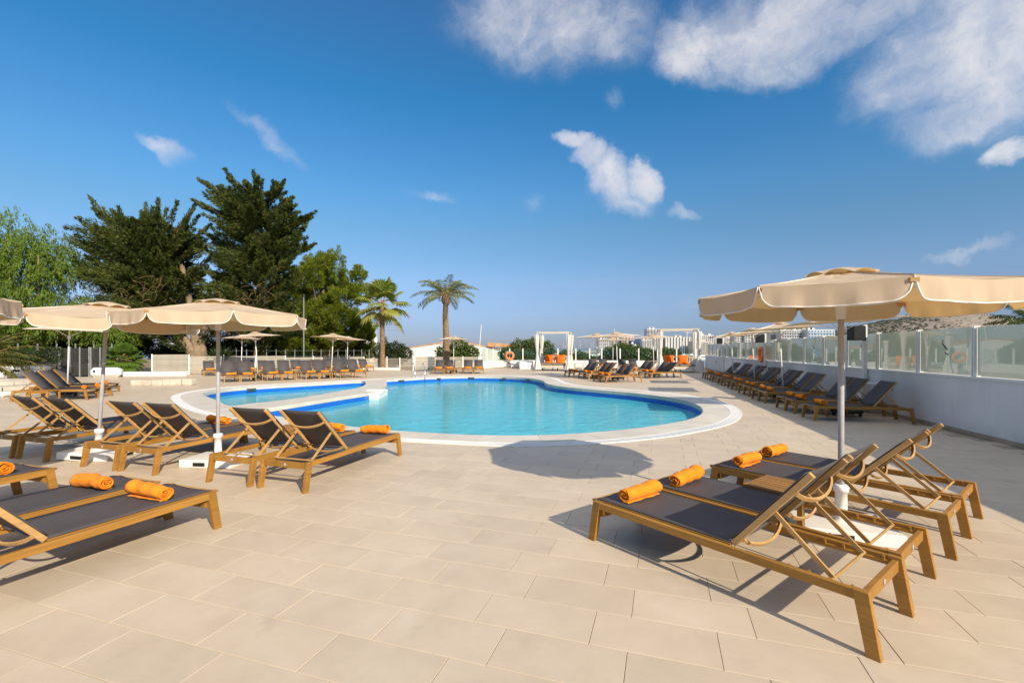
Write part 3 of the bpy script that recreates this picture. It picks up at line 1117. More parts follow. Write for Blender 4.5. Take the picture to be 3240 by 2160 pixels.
def lounger(x, y, deg, label, group, towel=True, fine=True, ang=45, tx=0.72, trot=0.0, tlabel=None):
    """x, y centre; deg = direction of the foot end"""
    root = LK[('f' if fine else 'c', ang)].spawn('sun_lounger', label, 'sun lounger', (x, y, 0.0), R(deg), group)
    if towel:
        tcount[0] += 1
        me = (TW_F if fine else TW_C)[tcount[0] % (3 if fine else 2)]
        d = Vector((math.cos(R(deg)), math.sin(R(deg))))
        o = link('rolled_towel', me, None, (x + d.x * tx, y + d.y * tx, 0.338), R(deg + trot) + (PI if tcount[0] % 2 else 0))
        short = tlabel or label
        tag(o, 'rolled orange towel on ' + short, 'towel', 'rolled orange towels')
    return root


def lng(desc, where):
    return desc + ' ' + where


g1 = 'loungers in the right foreground'
da = 128.3
lounger(1.533, 3.373, da, 'reclined teak lounger nearest the camera on the right', g1, ang=45, tlabel='the lounger nearest the camera on the right')
lounger(2.093, 3.838, da, 'teak lounger between the nearest right one and the slatted table', g1, ang=45, tlabel='the second lounger from the front at right')
lounger(3.02, 4.524, da, 'teak lounger just behind the slatted table at right', g1, ang=50, tlabel='the lounger just behind the slatted table')
lounger(3.574, 4.98, da, 'teak lounger farthest back of the four at front right', g1, ang=50, tlabel='the farthest lounger of the right foreground four')
g2 = 'loungers at the left edge of the foreground'
lounger(-3.29, 3.39, 69, 'teak lounger nearest the camera at the lower left', g2, tlabel='the nearest lounger at lower left', tx=0.60)
lounger(-4.02, 3.67, 69, 'second teak lounger from the front at the lower left', g2, tlabel='the second lounger at lower left', tx=0.60)
lounger(-5.47, 4.15, 72, 'teak lounger cut off by the left edge, lower left', g2, tlabel='the lounger cut off by the left edge', tx=0.62)
g3 = 'loungers in a row by the left parasols'
row3 = [(-2.304, 6.218), (-3.054, 6.455), (-4.551, 6.962), (-5.25, 7.19), (-6.64, 7.66), (-7.37, 7.89)]
for i, (x, y) in enumerate(row3):
    nm = ['nearest the pool', 'second from the pool', 'third from the pool', 'fourth from the pool', 'fifth from the pool', 'farthest left and cut off'][i]
    lounger(x, y, 71.5, 'teak lounger seen from behind in the left row, ' + nm, g3, towel=i not in (), tlabel='the left row lounger ' + nm, ang=50, tx=0.80)
g4 = 'loungers by the curved stone steps'
for i, (x, y) in enumerate([(-14.45, 14.8), (-14.63, 15.48), (-15.57, 16.4), (-15.75, 17.1)]):
    nm = ['nearest', 'second', 'third', 'farthest'][i]
    lounger(x, y, 15, 'teak lounger side-on before the dark gate, %s of four' % nm, g4, towel=i in (1, 3, 0), fine=False, ang=45,
            tlabel='the %s lounger before the dark gate' % nm, trot=28)
g5 = 'front row of loungers before the slat fence'
fd = Vector((0.79, 0.61))
fh = Vector((-0.61, 0.79))
P0 = Vector((-13.86, 22.4))
for i, t in enumerate((0.355, 1.06, 2.215, 2.935, 4.07, 4.775, 5.86, 6.675)):
    p = P0 + fd * t + fh * 0.985
    lounger(p.x, p.y, -52.3, 'upright charcoal lounger, %s from left in the front row beyond the paddling pool' % ORD[i], g5, fine=False, ang=60,
            tlabel='the %s lounger from left, front row past paddling pool' % ORD[i])
g6 = 'back row of loungers against the slat fence'
G0, gd, gh = Vector((-18.1, 27.9)), Vector((0.8, 0.6)), Vector((-0.6, 0.8))
for i, t in enumerate((0.05, 2.25, 3.0, 4.27, 5.06, 6.4, 7.3, 8.9, 9.75)):
    p = G0 + gd * t + gh * 0.985
    lounger(p.x, p.y, -53.1, 'charcoal lounger, %s from the left in the back row against the slat fence' % ORD[i], g6, fine=False, ang=45,
            tlabel='the %s lounger from left, back row by fence' % ORD[i])
g7 = 'loungers under the parasol by the date palm'
for i, (x, y) in enumerate([(-4.87, 31.28), (-4.13, 31.28), (-2.98, 31.7), (-2.27, 31.7)]):
    lounger(x, y, -86, 'charcoal lounger facing the pool by the date palm, %s from the left' % ORD[i], g7, fine=False, ang=45,
            tlabel='the %s lounger from the left by the date palm' % ORD[i])
g8 = 'loungers in the cluster beyond the right end of the pool'
qs = [((5.34, 22.87), 'nearest'), ((5.16, 23.56), 'second'), ((4.91, 25.27), 'third'), ((4.73, 25.96), 'fourth'), ((4.34, 27.07), 'fifth'), ((4.16, 27.76), 'farthest')]
for (x, y), nm in qs:
    lounger(x, y, 195, 'teak lounger side-on left of the cluster beyond the pool, %s of six' % nm, g8, fine=False, tlabel='the %s lounger of six side-on beyond the pool' % nm)
for (x, y), nm in [((8.45, 26.07), 'nearest'), ((8.27, 26.76), 'second'), ((8.19, 28.8), 'third'), ((8.01, 29.5), 'farthest')]:
    lounger(x, y, 197, 'teak lounger before the right daybed, %s of four' % nm, g8, fine=False, tlabel='the %s lounger of four before the right daybed' % nm)
for i, (x, y) in enumerate([(6.05, 35.0), (6.85, 35.0), (8.3, 35.0), (9.1, 35.0)]):
    lounger(x, y, -98, 'charcoal lounger against the far white wall between the daybeds, %s from the left' % ORD[i], g8, fine=False,
            tlabel='the %s lounger from the left at the far white wall' % ORD[i])
g9 = 'loungers in the shade along the frosted glass wall'
wf = Vector((-0.974, 0.225))
wp = Vector((0.225, 0.974))
NL_ = [(7.0, 11.57), (7.5, 13.85), (8.03, 15.84), (8.66, 18.07), (9.24, 20.3), (9.79, 22.5), (10.36, 24.8)]
lounger(7.79, 10.56, 168, 'single teak lounger at the near end of the shaded wall row', g9, fine=True, ang=45, tlabel='the single lounger at the near end of the shaded wall row')
cnt = 1
for i, (x, y) in enumerate(NL_):
    for b in (0, 1):
        cx, cy = x + 1.033 + wp.x * 0.71 * b, y + 0.10 + wp.y * 0.71 * b
        nm = '%s lounger of the %s pair' % (('near', 'far')[b], ORD[i])
        lounger(cx, cy, 167, '%s in the shaded row along the glass wall' % nm, g9, fine=i < 2, tlabel='the %s along the glass wall' % nm)


# ------------------------------------------------------------------ side tables
def table_kit(sx=0.50, sy=0.50, h=0.37):
    k = Kit()
    n = 7
    for i in range(n):
        y = (i - (n - 1) / 2) * (sy / n)
        k.add('slat', MB().box((0, y, h - 0.011), (sx, sy / n - 0.012, 0.022)).mesh('slat', 'teak', bevel=0.002))
    k.add('apron', MB().box((0, -sy / 2 + 0.03, h - 0.05), (sx - 0.09, 0.022, 0.05)).mesh('apron', 'teak'))
    k.add('apron', MB().box((0, sy / 2 - 0.03, h - 0.05), (sx - 0.09, 0.022, 0.05)).mesh('apron', 'teak'))
    for a in (-1, 1):
        for b in (-1, 1):
            k.add('leg', MB().box((a * (sx / 2 - 0.025), b * (sy / 2 - 0.025), (h - 0.023) / 2), (0.045, 0.045, h - 0.023)).mesh('leg', 'teak', bevel=0.002))
    return k


TK, TKS = table_kit(), table_kit(0.46, 0.36)
gt = 'teak side tables'


def table(x, y, deg, label, kit=None):
    (kit or TK).spawn('side_table', label, 'side table', (x, y, 0), R(deg), gt)


table(2.47, 4.24, 128, 'slatted teak side table between the right foreground loungers')
table(-3.55, 7.35, 71.5, 'teak side table behind the pole of the middle left parasol')
table(-14.05, 14.02, 10, 'tall teak side table in front of the loungers before the gate')
for i, t in enumerate((1.62, 3.50, 5.32)):
    p = P0 + fd * t + fh * 0.85
    table(p.x, p.y, -52, 'teak side table in the front row beyond the paddling pool, %s from the left' % ORD[i], TKS)
table(-3.55, 31.35, 0, 'teak side table by the date palm')
table(5.0, 24.42, 15, 'teak side table between the first and second pairs beyond the pool')
table(4.48, 26.52, 15, 'teak side table between the second and third pairs beyond the pool')
for i, (x, y) in enumerate(NL_):
    gap = 0.20 if i == 0 else 0.42
    p = Vector((x, y)) - wp * gap - wf * 0.80
    table(p.x, p.y, 167, 'teak side table in the shaded wall row, %s from the near end' % ORD[i], TKS)


# ------------------------------------------------------------------ parasols
def octagon_kit(base=True, seed=0):
    rg = np.random.default_rng(seed)
    k = Kit()
    Rr, zr, zc = 1.165, 2.075, 2.285
    cs = [Vector((Rr * math.cos(R(45 * i)), Rr * math.sin(R(45 * i)), zr)) for i in range(8)]
    k.add('pole', MB().tube([(0, 0, 0.08), (0, 0, 1.0), (0, 0, 2.26)], 0.024, 14).mesh('pole', 'alu', smooth=True))
    mb = MB()
    for i in range(8):
        a, b = cs[i], cs[(i + 1) % 8]

        def fn(u, v, a=a, b=b):
            u = 0.10 + 0.90 * u
            e = a.lerp(b, v)
            z = zc + (zr - zc) * u - 0.022 * u * math.sin(PI * v) - 0.012 * math.sin(PI * u)
            z += 0.0035 * math.sin(9 * v + 14 * u + a.x * 5) * math.sin(PI * v) + 0.0025 * math.sin(31 * v * (1.2 - u) + a.y * 7) * math.sin(PI * v)
            return (e.x * u, e.y * u, z)
        mb.grid(fn, 16, 16)
    cn = k.add('canopy', mb.mesh('canopy', 'canopy', smooth=True))
    for i in range(8):
        c_ = cs[i]
        pts = [(c_.x * u, c_.y * u, zc + (zr - zc) * u - 0.012 * math.sin(PI * (u - 0.1) / 0.9) + 0.0035) for u in (0.12, 0.3, 0.5, 0.7, 0.85, 0.995)]
        k.add('seam', MB().tube(pts, 0.0045, 5).mesh('seam', 'canopy_seam'), cn)
    # vent cap with its rippled edge
    cap = MB()

    def capf(u, v):
        th = 2 * PI * v
        r = 0.27 * u
        z = zc + 0.030 - 0.075 * u ** 1.6 + (0.030 * abs(math.sin(4 * th)) * u ** 3)
        return (r * math.cos(th), r * math.sin(th), z)
    cap.grid(capf, 6, 48)
    k.add('vent_cap', cap.mesh('vent_cap', 'canopy', smooth=True), cn)
    dpt = 0.154
    for i in range(8):
        a, b = cs[i], cs[(i + 1) % 8]
        out = ((a + b) / 2)
        out.z = 0
        out.normalize()
        ph = rg.uniform(0, 6.28, 3)

        def edge(v):
            c_ = 0.13
            q = min(v, 1 - v) / c_
            return dpt * (math.sqrt(max(0.0, 1 - (1 - min(q, 1)) ** 2)) * 0.96 + 0.04)

        def val(u, v, a=a, b=b, out=out, ph=ph):
            e = a.lerp(b, v)
            sagz = -0.022 * math.sin(PI * v)
            dd = edge(v) * u
            fl = 0.10 * dd + 0.012 * u * math.sin(11 * v + ph[0]) + 0.008 * u * math.sin(27 * v + ph[1]) + 0.004 * u * math.sin(61 * v + ph[2])
            return (e.x + out.x * fl, e.y + out.y * fl, e.z + sagz - dd)
        vi = k.add('valance', MB().grid(val, 4, 26).mesh('valance', 'canopy', smooth=True))
        pts = [Vector(val(1.0, j / 36)) for j in range(37)]
        k.add('piping', MB().tube(pts, 0.0052, 5).mesh('piping', 'piping', smooth=True), vi)
    for i in range(8):
        c_ = cs[i]
        hub = Vector((c_.x * 0.04, c_.y * 0.04, zc - 0.03))
        tip = Vector((c_.x * 0.985, c_.y * 0.985, zr - 0.012))
        ri = k.add('rib', MB().beam(hub, tip, 0.014, 0.018).mesh('rib', 'white_metal'))
        mid = hub.lerp(tip, 0.52) - Vector((0, 0, 0.01))
        k.add('strut', MB().beam(Vector((c_.x * 0.04, c_.y * 0.04, 2.03)), mid, 0.011, 0.014).mesh('strut', 'white_metal'), ri)
        k.add('rib_end', MB().box(Vector((c_.x * 0.972, c_.y * 0.972, zr - 0.03)), (0.07, 0.05, 0.028), Matrix.Rotation(R(45 * i), 3, 'Z')).mesh('rib_end', 'teak_pale'), ri)
    k.add('runner', MB().lathe([(0.026, 1.86), (0.034, 1.86), (0.044, 2.0), (0.062, 2.02), (0.062, 2.045), (0.026, 2.05)], 20).mesh('runner', 'white_plastic', smooth=True))
    if base:
        bb = MB()
        bb.box((0, 0, 0.052), (0.74, 0.52, 0.104))
        bi = k.add('base_block', bb.mesh('base_block', 'white_plastic', bevel=0.006))
        k.add('base_notch', MB().box((0.372, 0.12, 0.045), (0.006, 0.15, 0.05)).mesh('base_notch', 'black'), bi)
        k.add('base_notch', MB().box((-0.08, -0.262, 0.045), (0.17, 0.006, 0.05)).mesh('base_notch', 'black'), bi)
        k.add('sleeve', MB().lathe([(0.075, 0.104), (0.055, 0.115), (0.046, 0.125), (0.046, 0.36), (0.058, 0.362), (0.060, 0.41), (0.050, 0.42), (0.026, 0.425)], 22).mesh('sleeve', 'white_plastic', smooth=True), bi)
    return k


gu = 'round beige parasols with a valance'
OK1 = octagon_kit(True, 3)
OK1.spawn('parasol', 'beige scalloped parasol over the right foreground loungers', 'parasol', (2.88, 4.08, 0), R(-16), gu)
octagon_kit(True, 5).spawn('parasol', 'upright beige scalloped parasol nearest the pool on the left', 'parasol', (-4.13, 6.55, 0), R(-5), gu)
octagon_kit(True, 8).spawn('parasol', 'leaning beige scalloped parasol behind the left row', 'parasol', (-6.17, 6.94, 0), 0, gu, (R(0.5), R(4.2)))
octagon_kit(True, 9).spawn('parasol', 'beige parasol whose edge just enters at the left', 'parasol', (-5.60, 3.75, 0), R(12), gu)


def square_kit(side=1.97, seed=0):
    k = Kit()
    zr, zc = 2.27, 2.47
    h = side / 2
    cs = [Vector((h, h, zr)), Vector((-h, h, zr)), Vector((-h, -h, zr)), Vector((h, -h, zr))]
    k.add('pole', MB().tube([(0, 0, 0.1), (0, 0, 1.2), (0, 0, 2.44)], 0.021, 12).mesh('pole', 'white_metal', smooth=True))
    mb = MB()
    for i in range(4):
        a, b = cs[i], cs[(i + 1) % 4]

        def fn(u, v, a=a, b=b):
            u = 0.12 + 0.88 * u
            e = a.lerp(b, v)
            cut = 1 - 0.035 * math.sin(PI * v) * u
            z = zc + (zr - zc) * u - 0.03 * math.sin(PI * u) + 0.02 * u * math.sin(PI * v)
            return (e.x * u * cut, e.y * u * cut, z)
        mb.grid(fn, 6, 8)
    cn = k.add('canopy', mb.mesh('canopy', 'canopy'))
    hem = MB()
    for i in range(4):
        a, b = cs[i], cs[(i + 1) % 4]
        pts = []
        for j in range(9):
            v = j / 8
            e = a.lerp(b, v)
            cut = 1 - 0.035 * math.sin(PI * v)
            pts.append((e.x * cut, e.y * cut, zr + 0.02 * math.sin(PI * v) - 0.004))
        hem.tube(pts, 0.009, 5)
    k.add('hem', hem.mesh('hem', 'canopy'), cn)
    cap = MB().grid(lambda u, v: (0.24 * u * math.cos(2 * PI * v) * (1 + 0.22 * math.cos(8 * PI * v)), 0.24 * u * math.sin(2 * PI * v) * (1 + 0.22 * math.cos(8 * PI * v)), zc + 0.05 - 0.085 * u ** 1.5 + 0.02 * u * abs(math.sin(4 * PI * v))), 4, 32)
    k.add('vent_cap', cap.mesh('vent_cap', 'canopy', smooth=True), cn)
    for i in range(4):
        hub = Vector((cs[i].x * 0.03, cs[i].y * 0.03, zc - 0.03))
        tip = Vector((cs[i].x * 0.98, cs[i].y * 0.98, zr - 0.01))
        k.add('rib', MB().beam(hub, tip, 0.014, 0.018).mesh('rib', 'white_metal'))
        k.add('strut', MB().beam((cs[i].x * 0.03, cs[i].y * 0.03, 2.05), hub.lerp(tip, 0.5), 0.012, 0.012).mesh('strut', 'white_metal'))
    k.add('runner', MB().lathe([(0.022, 1.95), (0.04, 1.95), (0.045, 2.06), (0.022, 2.07)], 14).mesh('runner', 'white_plastic', smooth=True))
    bb = MB().box((0, 0, 0.115), (0.52, 0.52, 0.07))
    bi = k.add('base_block', bb.mesh('base_block', 'black', bevel=0.02))
    k.add('sleeve', MB().tube([(0, 0, 0.15), (0, 0, 0.30)], 0.032, 12).mesh('sleeve', 'black', smooth=True), bi)
    for a in (-1, 1):
        for b in (-1, 1):
            k.add('castor', MB().tube([(a * 0.20, b * 0.20 - 0.012, 0.04), (a * 0.20, b * 0.20 + 0.012, 0.04)], 0.04, 12).mesh('castor', 'black'), bi)
    return k


SK = square_kit()
gs = 'square beige parasols'
wrot = -math.atan2(wdir.x, wdir.y)


def sq(x, y, rot, label, lean=None):
    SK.spawn('square_parasol', label, 'parasol', (x, y, 0), rot, gs, lean)


sq(-15.2, 15.93, R(40), 'square parasol over the loungers before the dark gate', (R(3), R(1.5)))
sq(-13.15, 24.15, R(38), 'square parasol over the front row, left, beyond the paddling pool', (0, R(-3.5)))
sq(-16.8, 28.9, R(30), 'square parasol over the back row, left, by the slat fence', (0, R(1.5)))
sq(-10.25, 26.4, R(38), 'square parasol over the front row, right, beyond the paddling pool', (0, R(3)))
sq(-11.6, 32.8, R(33), 'square parasol over the back row, right, by the slat fence', (0, R(1)))
sq(-3.97, 31.65, R(5), 'square parasol in front of the date palm', (0, R(0.5)))
sq(4.87, 26.62, R(38), 'square parasol between the second and third pairs beyond the pool', (0, R(-1)))
sq(5.52, 24.32, R(38), 'square parasol between the first and second pairs beyond the pool', (0, R(-3.0)))
sq(7.58, 35.0, R(20), 'square parasol by the far white wall between the daybeds')
sq(8.46, 27.75, R(30), 'square parasol before the right daybed', (0, R(-2.5)))
for nm, (x, y) in (('nearest', (8.06, 11.22)), ('second', (8.87, 15.22)), ('third', (10.25, 19.65)), ('farthest', (11.46, 24.1))):
    sq(x, y, wrot, 'square parasol along the frosted glass wall, %s of four' % nm, (0, R(-3.2)))


# ------------------------------------------------------------------ right wall with frosted glass
rw = thing('glass_topped_wall', 'long white wall topped with frosted glass on the right', 'wall', (0, 0, 0))
p0, p1 = wall_pt(-9.0), Vector((15.86, 38.25))
lw = (p1 - p0).length
wallm = MB()
wallm.beam((p0.x - wn.x * 0.11, p0.y - wn.y * 0.11, 0.53), (p1.x - wn.x * 0.11, p1.y - wn.y * 0.11, 0.53), 0.22, 1.06)
link('wall_body', wallm.mesh('wall_body', 'plaster'), rw)
link('wall_ledge', MB().beam((p0.x - wn.x * 0.10, p0.y - wn.y * 0.10, 1.078), (p1.x - wn.x * 0.10, p1.y - wn.y * 0.10, 1.078), 0.25, 0.034).mesh('wall_ledge', 'white_metal'), rw)
sk_l = 0.66
for i in range(int(lw / sk_l)):
    a = p0 + wdir * (i * sk_l)
    b = a + wdir * (sk_l - 0.006)
    if a.y < 4:
        continue
    o = MB().beam((a.x + wn.x * 0.007, a.y + wn.y * 0.007, 0.04), (b.x + wn.x * 0.007, b.y + wn.y * 0.007, 0.04), 0.014, 0.08)
    link('skirting_tile', o.mesh('skirting_tile', 'skirting'), rw)
posts_y = [8.70 + 1.675 * i for i in range(-6, 18)]
posts_y = [y for y in posts_y if y < 37.8]
gpost = MB().box((0, -0.028, 0.47), (0.10, 0.028, 0.94)).box((0, 0.028, 0.47), (0.10, 0.028, 0.94)).box((0, 0, 0.47), (0.03, 0.03, 0.94)).mesh('glass_post', 'white_metal')
for i, y in enumerate(posts_y):
    q = wall_pt(y) - wn * 0.09
    o = link('glass_post', gpost, rw, (q.x, q.y, 1.095))
    o.rotation_euler = (0, 0, math.atan2(wdir.y, wdir.x) + R(90))
emb = None
for i in range(len(posts_y) - 1):
    a, b = wall_pt(posts_y[i]) - wn * 0.09 + wdir * 0.052, wall_pt(posts_y[i + 1]) - wn * 0.09 - wdir * 0.052
    g = MB().beam((a.x, a.y, 1.565), (b.x, b.y, 1.565), 0.010, 0.90)
    gp = link('glass_pane', g.mesh('glass_pane', 'frosted'), rw)
    if 8 < posts_y[i] < 18 and i % 2 == (posts_y.index(min(posts_y, key=lambda t: abs(t - 8.70))) % 2):
        # dark leaf emblem printed on the pane: two rows of slanted petals
        e = MB()
        cpt = a.lerp(b, 0.5) + wn * 0.009
        for j, (du, dz, ln_, an) in enumerate(((-0.05, 0.02, 0.13, 0.5), (0.0, 0.06, 0.14, 0.65), (0.05, 0.10, 0.12, 0.8), (-0.09, -0.10, 0.09, 0.4), (-0.03, -0.08, 0.10, 0.5), (0.06, 0.17, 0.08, 0.9))):
            vs = []
            for (s_, w_) in ((-1, 0), (0, -0.28), (1, 0), (0, 0.28)):
                uu = du + ln_ / 2 * (s_ * math.cos(an) - w_ * math.sin(an))
                vv = dz + ln_ / 2 * (s_ * math.sin(an) + w_ * math.cos(an))
                vs.append((cpt.x + wdir.x * uu, cpt.y + wdir.y * uu, 1.60 + vv))
            e.add(vs, [(0, 1, 2, 3)])
        link('leaf_emblem', e.mesh('leaf_emblem', 'dark_grey', solid=0.002), gp)
# recessed wall lamps
for y in (13.3, 17.4, 21.0, 27.0, 33.5):
    q = wall_pt(y) + wn * 0.006
    o = MB().beam((q.x - wdir.x * 0.13, q.y - wdir.y * 0.13, 0.72), (q.x + wdir.x * 0.13, q.y + wdir.y * 0.13, 0.72), 0.014, 0.14)
    link('wall_lamp', o.mesh('wall_lamp', 'black', bevel=0.003), rw)

# loudspeakers on tall posts
for nm, y, top in (('nearest', 12.4, 2.25), ('middle', 21.4, 2.32), ('farthest', 30.8, 2.38)):
    q = wall_pt(y) + wn * 0.07
    t_ = thing('speaker_post', 'white post carrying a black loudspeaker on the glass wall, %s of three' % nm, 'post', (q.x, q.y, 0), math.atan2(wdir.y, wdir.x), 'speaker posts')
    link('post', MB().box((0, 0, top / 2), (0.09, 0.09, top)).mesh('post', 'white_metal', bevel=0.004), t_)
    for zb in (top - 0.33, top - 0.42):
        link('strap', MB().box((0, 0, zb), (0.098, 0.098, 0.014)).mesh('strap', 'alu'), t_)
    link('bracket', MB().box((-0.0, 0.07, top - 0.2), (0.05, 0.06, 0.24)).mesh('bracket', 'black'), t_)
    s_ = tag(link('loudspeaker', MB().prism([(-0.20, 0.10), (0.20, 0.10), (0.14, 0.38), (-0.14, 0.38)], 'z', -0.19, 0.19).mesh('loudspeaker', 'black', bevel=0.012), None,
                  (q.x, q.y, top - 0.22), math.atan2(wdir.y, wdir.x) + R(12)), 'black box loudspeaker on the %s post of the glass wall' % nm, 'loudspeaker', 'loudspeakers')

# white service box at the wall behind the nearest wall lounger
q = wall_pt(11.9) + wn * 0.17
t_ = thing('service_box', 'white square box on a beige plinth against the shaded wall', 'box', (q.x, q.y, 0), math.atan2(wdir.y, wdir.x))
link('plinth', MB().box((0, 0, 0.05), (0.62, 0.30, 0.10)).mesh('plinth', 'skirting'), t_)
link('cabinet', MB().box((0, -0.02, 0.42), (0.46, 0.24, 0.64)).mesh('cabinet', 'plaster', bevel=0.01), t_)


def lifebuoy(loc, rotz, label):
    t = thing('life_ring', label, 'life ring', loc, rotz, 'orange life rings')
    mb = MB()
    mb.grid(lambda u, v: ((0.30 + 0.085 * math.cos(2 * PI * v)) * math.cos(2 * PI * u), 0.062 * math.sin(2 * PI * v), (0.30 + 0.085 * math.cos(2 * PI * v)) * math.sin(2 * PI * u)), 36, 14)
    link('ring', mb.mesh('ring', 'ring', smooth=True), t)
    rope = MB()
    pts = []
    for i in range(49):
        th = 2 * PI * i / 48
        r = 0.385 + 0.028 * abs(math.sin(2 * th))
        pts.append((r * math.cos(th), -0.02, r * math.sin(th)))
    rope.tube(pts, 0.006, 5)
    link('grab_rope', rope.mesh('grab_rope', 'piping'), t)


q = wall_pt(21.9) + wn * 0.10
lifebuoy((q.x, q.y, 1.36), math.atan2(wdir.y, wdir.x), 'orange life ring on the shaded glass wall')


# ------------------------------------------------------------------ far wall with clear glass
fw = thing('far_wall', 'low white wall with clear glass at the far side of the deck', 'wall')
path = [Vector((-2.55, 36.2)), Vector((-0.92, 40.6)), Vector((1.0, 40.45)), Vector((15.7, 38.1))]
hts = [0.62, 0.66, 0.66]
for i in range(3):
    a, b = path[i], path[i + 1]
    d = (b - a).normalized()
    n = Vector((-d.y, d.x))
    h = 0.66
    ext = 0.0
    link('wall_segment', MB().beam((a.x + n.x * 0.1, a.y + n.y * 0.1, h / 2), (b.x + n.x * 0.1 + d.x * ext, b.y + n.y * 0.1, h / 2), 0.20 + 0.004 * i, h + 0.006 * i).mesh('wall_segment', 'plaster'), fw)
    link('skirting', MB().beam((a.x - n.x * 0.008, a.y - n.y * 0.008, 0.035), (b.x - n.x * 0.008, b.y - n.y * 0.008, 0.035), 0.012, 0.07).mesh('skirting', 'skirting'), fw)
fposts = []
for px in (1521, 1541, 1560):
    r_ = (px - 1620) / 1475
    s_ = (r_ * path[0].y - path[0].x) / ((path[1] - path[0]).x - r_ * (path[1] - path[0]).y)
    fposts.append(path[0].lerp(path[1], s_))
for x in (-0.2, 0.95, 2.45, 3.95, 5.45, 6.6, 7.6, 9.1, 10.6, 12.1, 13.6, 15.1):
    s_ = (x - path[2].x) / (path[3].x - path[2].x)
    y = path[2].y + (path[3].y - path[2].y) * s_ if x > 1.0 else 40.5
    fposts.append(Vector((x, y + 0.1)))
for q in fposts:
    link('glass_post', MB().box((q.x, q.y + 0.0, 0.66 + 0.51), (0.09, 0.09, 1.02)).mesh('glass_post', 'white_metal', bevel=0.004), fw)
for a, b in zip(fposts[:-1], fposts[1:]):
    d = (b - a).normalized()
    a2, b2 = a + d * 0.06, b - d * 0.06
    link('glass_pane', MB().beam((a2.x, a2.y, 1.17), (b2.x, b2.y, 1.17), 0.012, 0.98).mesh('glass_pane', 'clear'), fw)
wb = thing('planter_block', 'white rendered block at the far wall left of the daybed', 'wall', (1.17, 39.0, 0), 0)
link('block_body', MB().box((0, 0, 0.335), (1.12, 2.6, 0.67)).mesh('block_body', 'plaster', bevel=0.012), wb)
lifebuoy((-0.2, 40.28, 1.05), R(2), 'orange life ring on the far white wall')
tag(link('wall_lamp', MB().box((0, 0, 0), (0.26, 0.05, 0.11)).mesh('wall_lamp', 'black', bevel=0.004), None, (-0.28, 40.42, 0.42)), 'small dark lamp set in the far white wall below the life ring', 'lamp')


# ------------------------------------------------------------------ daybeds
def curtain_mesh(seed, h, flare):
    rg = np.random.default_rng(seed)
    ph = rg.uniform(0, 6.28, 4)
    mb = MB()

    def fn(u, v):
        th = 2 * PI * v
        z = h * (1 - u)
        tie = 0.42 + 0.58 * min(1.0, abs((u - 0.55)) / 0.42) ** 0.9
        r = 0.145 * tie * (1 + (flare if u > 0.55 else 0.0) * (u - 0.55))
        r *= 1 + 0.22 * math.sin(7 * th + ph[0] + 2.0 * u) + 0.10 * math.sin(13 * th + ph[1])
        return (r * math.cos(th) + 0.03 * math.sin(3 * u + ph[2]), r * 0.75 * math.sin(th), z)
    mb.grid(fn, 22, 42)
    return mb.mesh('curtain', 'curtain', smooth=True)


